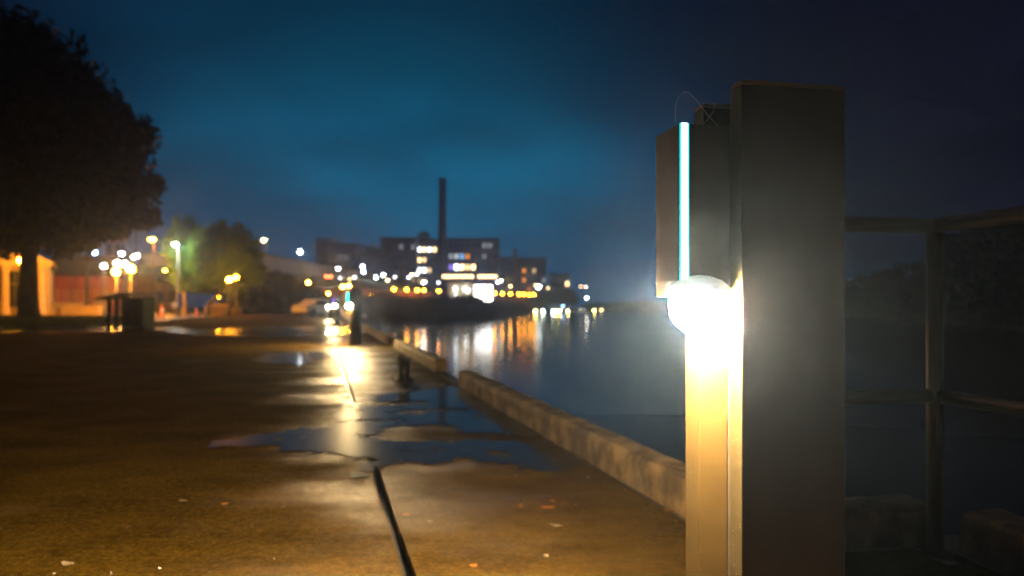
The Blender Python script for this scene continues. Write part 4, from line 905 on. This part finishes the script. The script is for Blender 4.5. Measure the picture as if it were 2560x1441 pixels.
for x in (-1.35, 1.35):
    for y in (-0.82, 0.82):
        wv = MB().tube((x, y-0.1, 0.32), (x, y+0.1, 0.32), 0.32, n=16).build('wheel', M['rubber'], car); MB().tube((x, y-0.105, 0.32), (x, y+0.105, 0.32), 0.19, n=10).build('rim', M['steel'], wv)
for y in (-0.6, 0.6): MB().box(2.08, 2.17, y-0.14, y+0.14, 0.62, 0.76).build('headlight', M['white'], car)

# ------------------------------------------------------------------ ridge tree, far trees and the right bank
RIDGE = crown_mesh('crown', [(0, 0, 7.5, 5.2, 5, 5.2), (3.5, 0, 5.5, 3.5, 4, 3.8), (-3.2, 0, 5.5, 3.2, 4, 3.5)], 6000, 0.5, M['leaf_dark'], 50)
tree('broadleaf_tree', 'round dark tree on the ridge between the grey office and the mill', at(935, 195, z=5), 4, 0.35, None, 0, 0, 'leaf_dark', seed=51, crown=RIDGE, group='trees on the far side')
for u, d, sc, lab in ((965, 185, .75, 'smaller dark tree right of the round ridge tree'), (1390, 230, .62, 'dark tree below the pale building, left one'), (1420, 240, .55, 'dark tree below the pale building, right one'), (1360, 224, .45, 'low dark tree at the right end of the riverside lamps')):
    o = tree('broadleaf_tree', lab, at(u, d, z=0 if u > 1000 else 3), 3, 0.3, None, 0, 0, 'leaf_dark', seed=int(u), crown=RIDGE, group='trees on the far side'); o.scale = (sc, sc, sc)
# right bank terrain
vs, fs = [], []; RB = [(36, 20), (42, 45), (51, 75), (62, 110), (75, 150), (100, 220), (150, 330), (260, 520), (420, 700)]
for (x, y) in RB:
    for o, z in ((-2, -1.9), (2, -0.6), (8, 0.8), (25, 2.0), (300, 5.0)): vs.append((min(x+o, 700), y + (0 if o < 20 else -o*0.1), z))
for i in range(len(RB)-1):
    for j in range(4): fs.append((i*5+j, i*5+j+1, (i+1)*5+j+1, (i+1)*5+j))
struct(MB().add(vs, fs).build('far_bank', M['bank']))
RTREE = [crown_mesh('crown', [(0, 0, 4.6, 3.4, 3.4, 3.6), (1.8, 0, 3.0, 2.6, 2.6, 2.8), (-1.9, 0.3, 2.8, 2.6, 2.6, 2.6)], 7000, 0.26, M['leaf_dark'], 60+k) for k in range(3)]
labs = ['tall dark tree at the right edge, nearest on the far bank', 'dark tree left of the nearest one on the far bank behind the railing post', 'dark tree right behind the railing post on the far bank', 'dark tree just left of the railing post across the river', 'lower dark tree across the river in the gap left of the railing post', 'lowest of the dark trees across the river, close to the bollard plate', 'dark tree across the river seen under the top rail at the right', 'large dark tree at the right edge under the top rail', 'small dark tree on the far bank behind the bollard plate', 'farthest dark tree on the right bank, low in the haze', 'broad dark tree filling the lower right bank', 'dark tree behind the right bank waterline, mid height']
spec = [(2530, 66, 1.25), (2445, 82, 1.30), (2365, 96, 1.05), (2285, 112, 1.02), (2225, 126, 0.98), (2160, 138, 0.95), (2410, 76, 0.85), (2490, 72, 1.15), (2090, 160, 0.95), (2010, 190, 1.0), (2590, 60, 1.2), (2330, 88, 0.75)]
for i, ((u, d, s), lab) in enumerate(zip(spec, labs)):
    o = tree('bank_tree', lab, at(u, d, z=-0.3), 1.6, 0.2, None, 0, 0, 'leaf_dark', seed=70+i, crown=RTREE[i % 3], group='dark trees on the right bank'); o.scale = (s*1.15, s*1.15, s)
for i, (u, d) in enumerate([(2150, 133), (2210, 120), (2270, 108), (2330, 94), (2385, 84), (2440, 76), (2495, 69), (2545, 64), (2590, 58)]):
    shrub(at(u, d, z=-1.2), (2.2, 2.2, 1.7), i, ['farthest dark bush at the right bank waterline, next to the bollard plate', 'second dark bush from the bollard plate at the right bank waterline', 'dark waterline bush just left of the railing post', 'dark waterline bush behind the railing post', 'dark waterline bush just right of the railing post', 'dark waterline bush midway between railing post and picture edge', 'dark waterline bush left of the nearest two', 'dark waterline bush at the right picture edge', 'nearest dark bush at the right bank waterline'][i], 'bushes at the right bank waterline')
# far tree line across the water
for i, (u, d, s) in enumerate([(1560, 420, 1.2), (1500, 400, 1.0), (1620, 430, 1.3)]):
    o = tree('broadleaf_tree', ['faint far tree across the river behind the glare, middle one', 'faint far tree across the river, left one', 'faint far tree across the river, right one by the bollard'][i], at(u, d, z=-2), 3, 0.3, None, 0, 0, 'leaf_dark', seed=90+i, crown=RIDGE, group='trees on the far side'); o.scale = (s*2.0, s, s*0.35)

# ------------------------------------------------------------------ haze: thin volume added round everything to give the lamps their glow
me = MB().box(-760, 760, -160, 960, -3.9, 46)
hm = bpy.data.materials.new('glow_haze'); hm.use_nodes = True; N_ = hm.node_tree.nodes
for n in list(N_): N_.remove(n)
ho = N_.new('ShaderNodeOutputMaterial'); pv = N_.new('ShaderNodeVolumePrincipled'); hm.node_tree.links.new(pv.outputs[0], ho.inputs['Volume'])
pv.inputs['Color'].default_value = (0.35, 0.54, 1.0, 1); pv.inputs['Density'].default_value = HAZE_DENSITY; pv.inputs['Anisotropy'].default_value = 0.88
ho_ = me.build('haze', hm); ho_['kind'] = 'stuff'; tag(ho_, 'thin haze added over the quay and river for the glow of the lamps', 'haze')
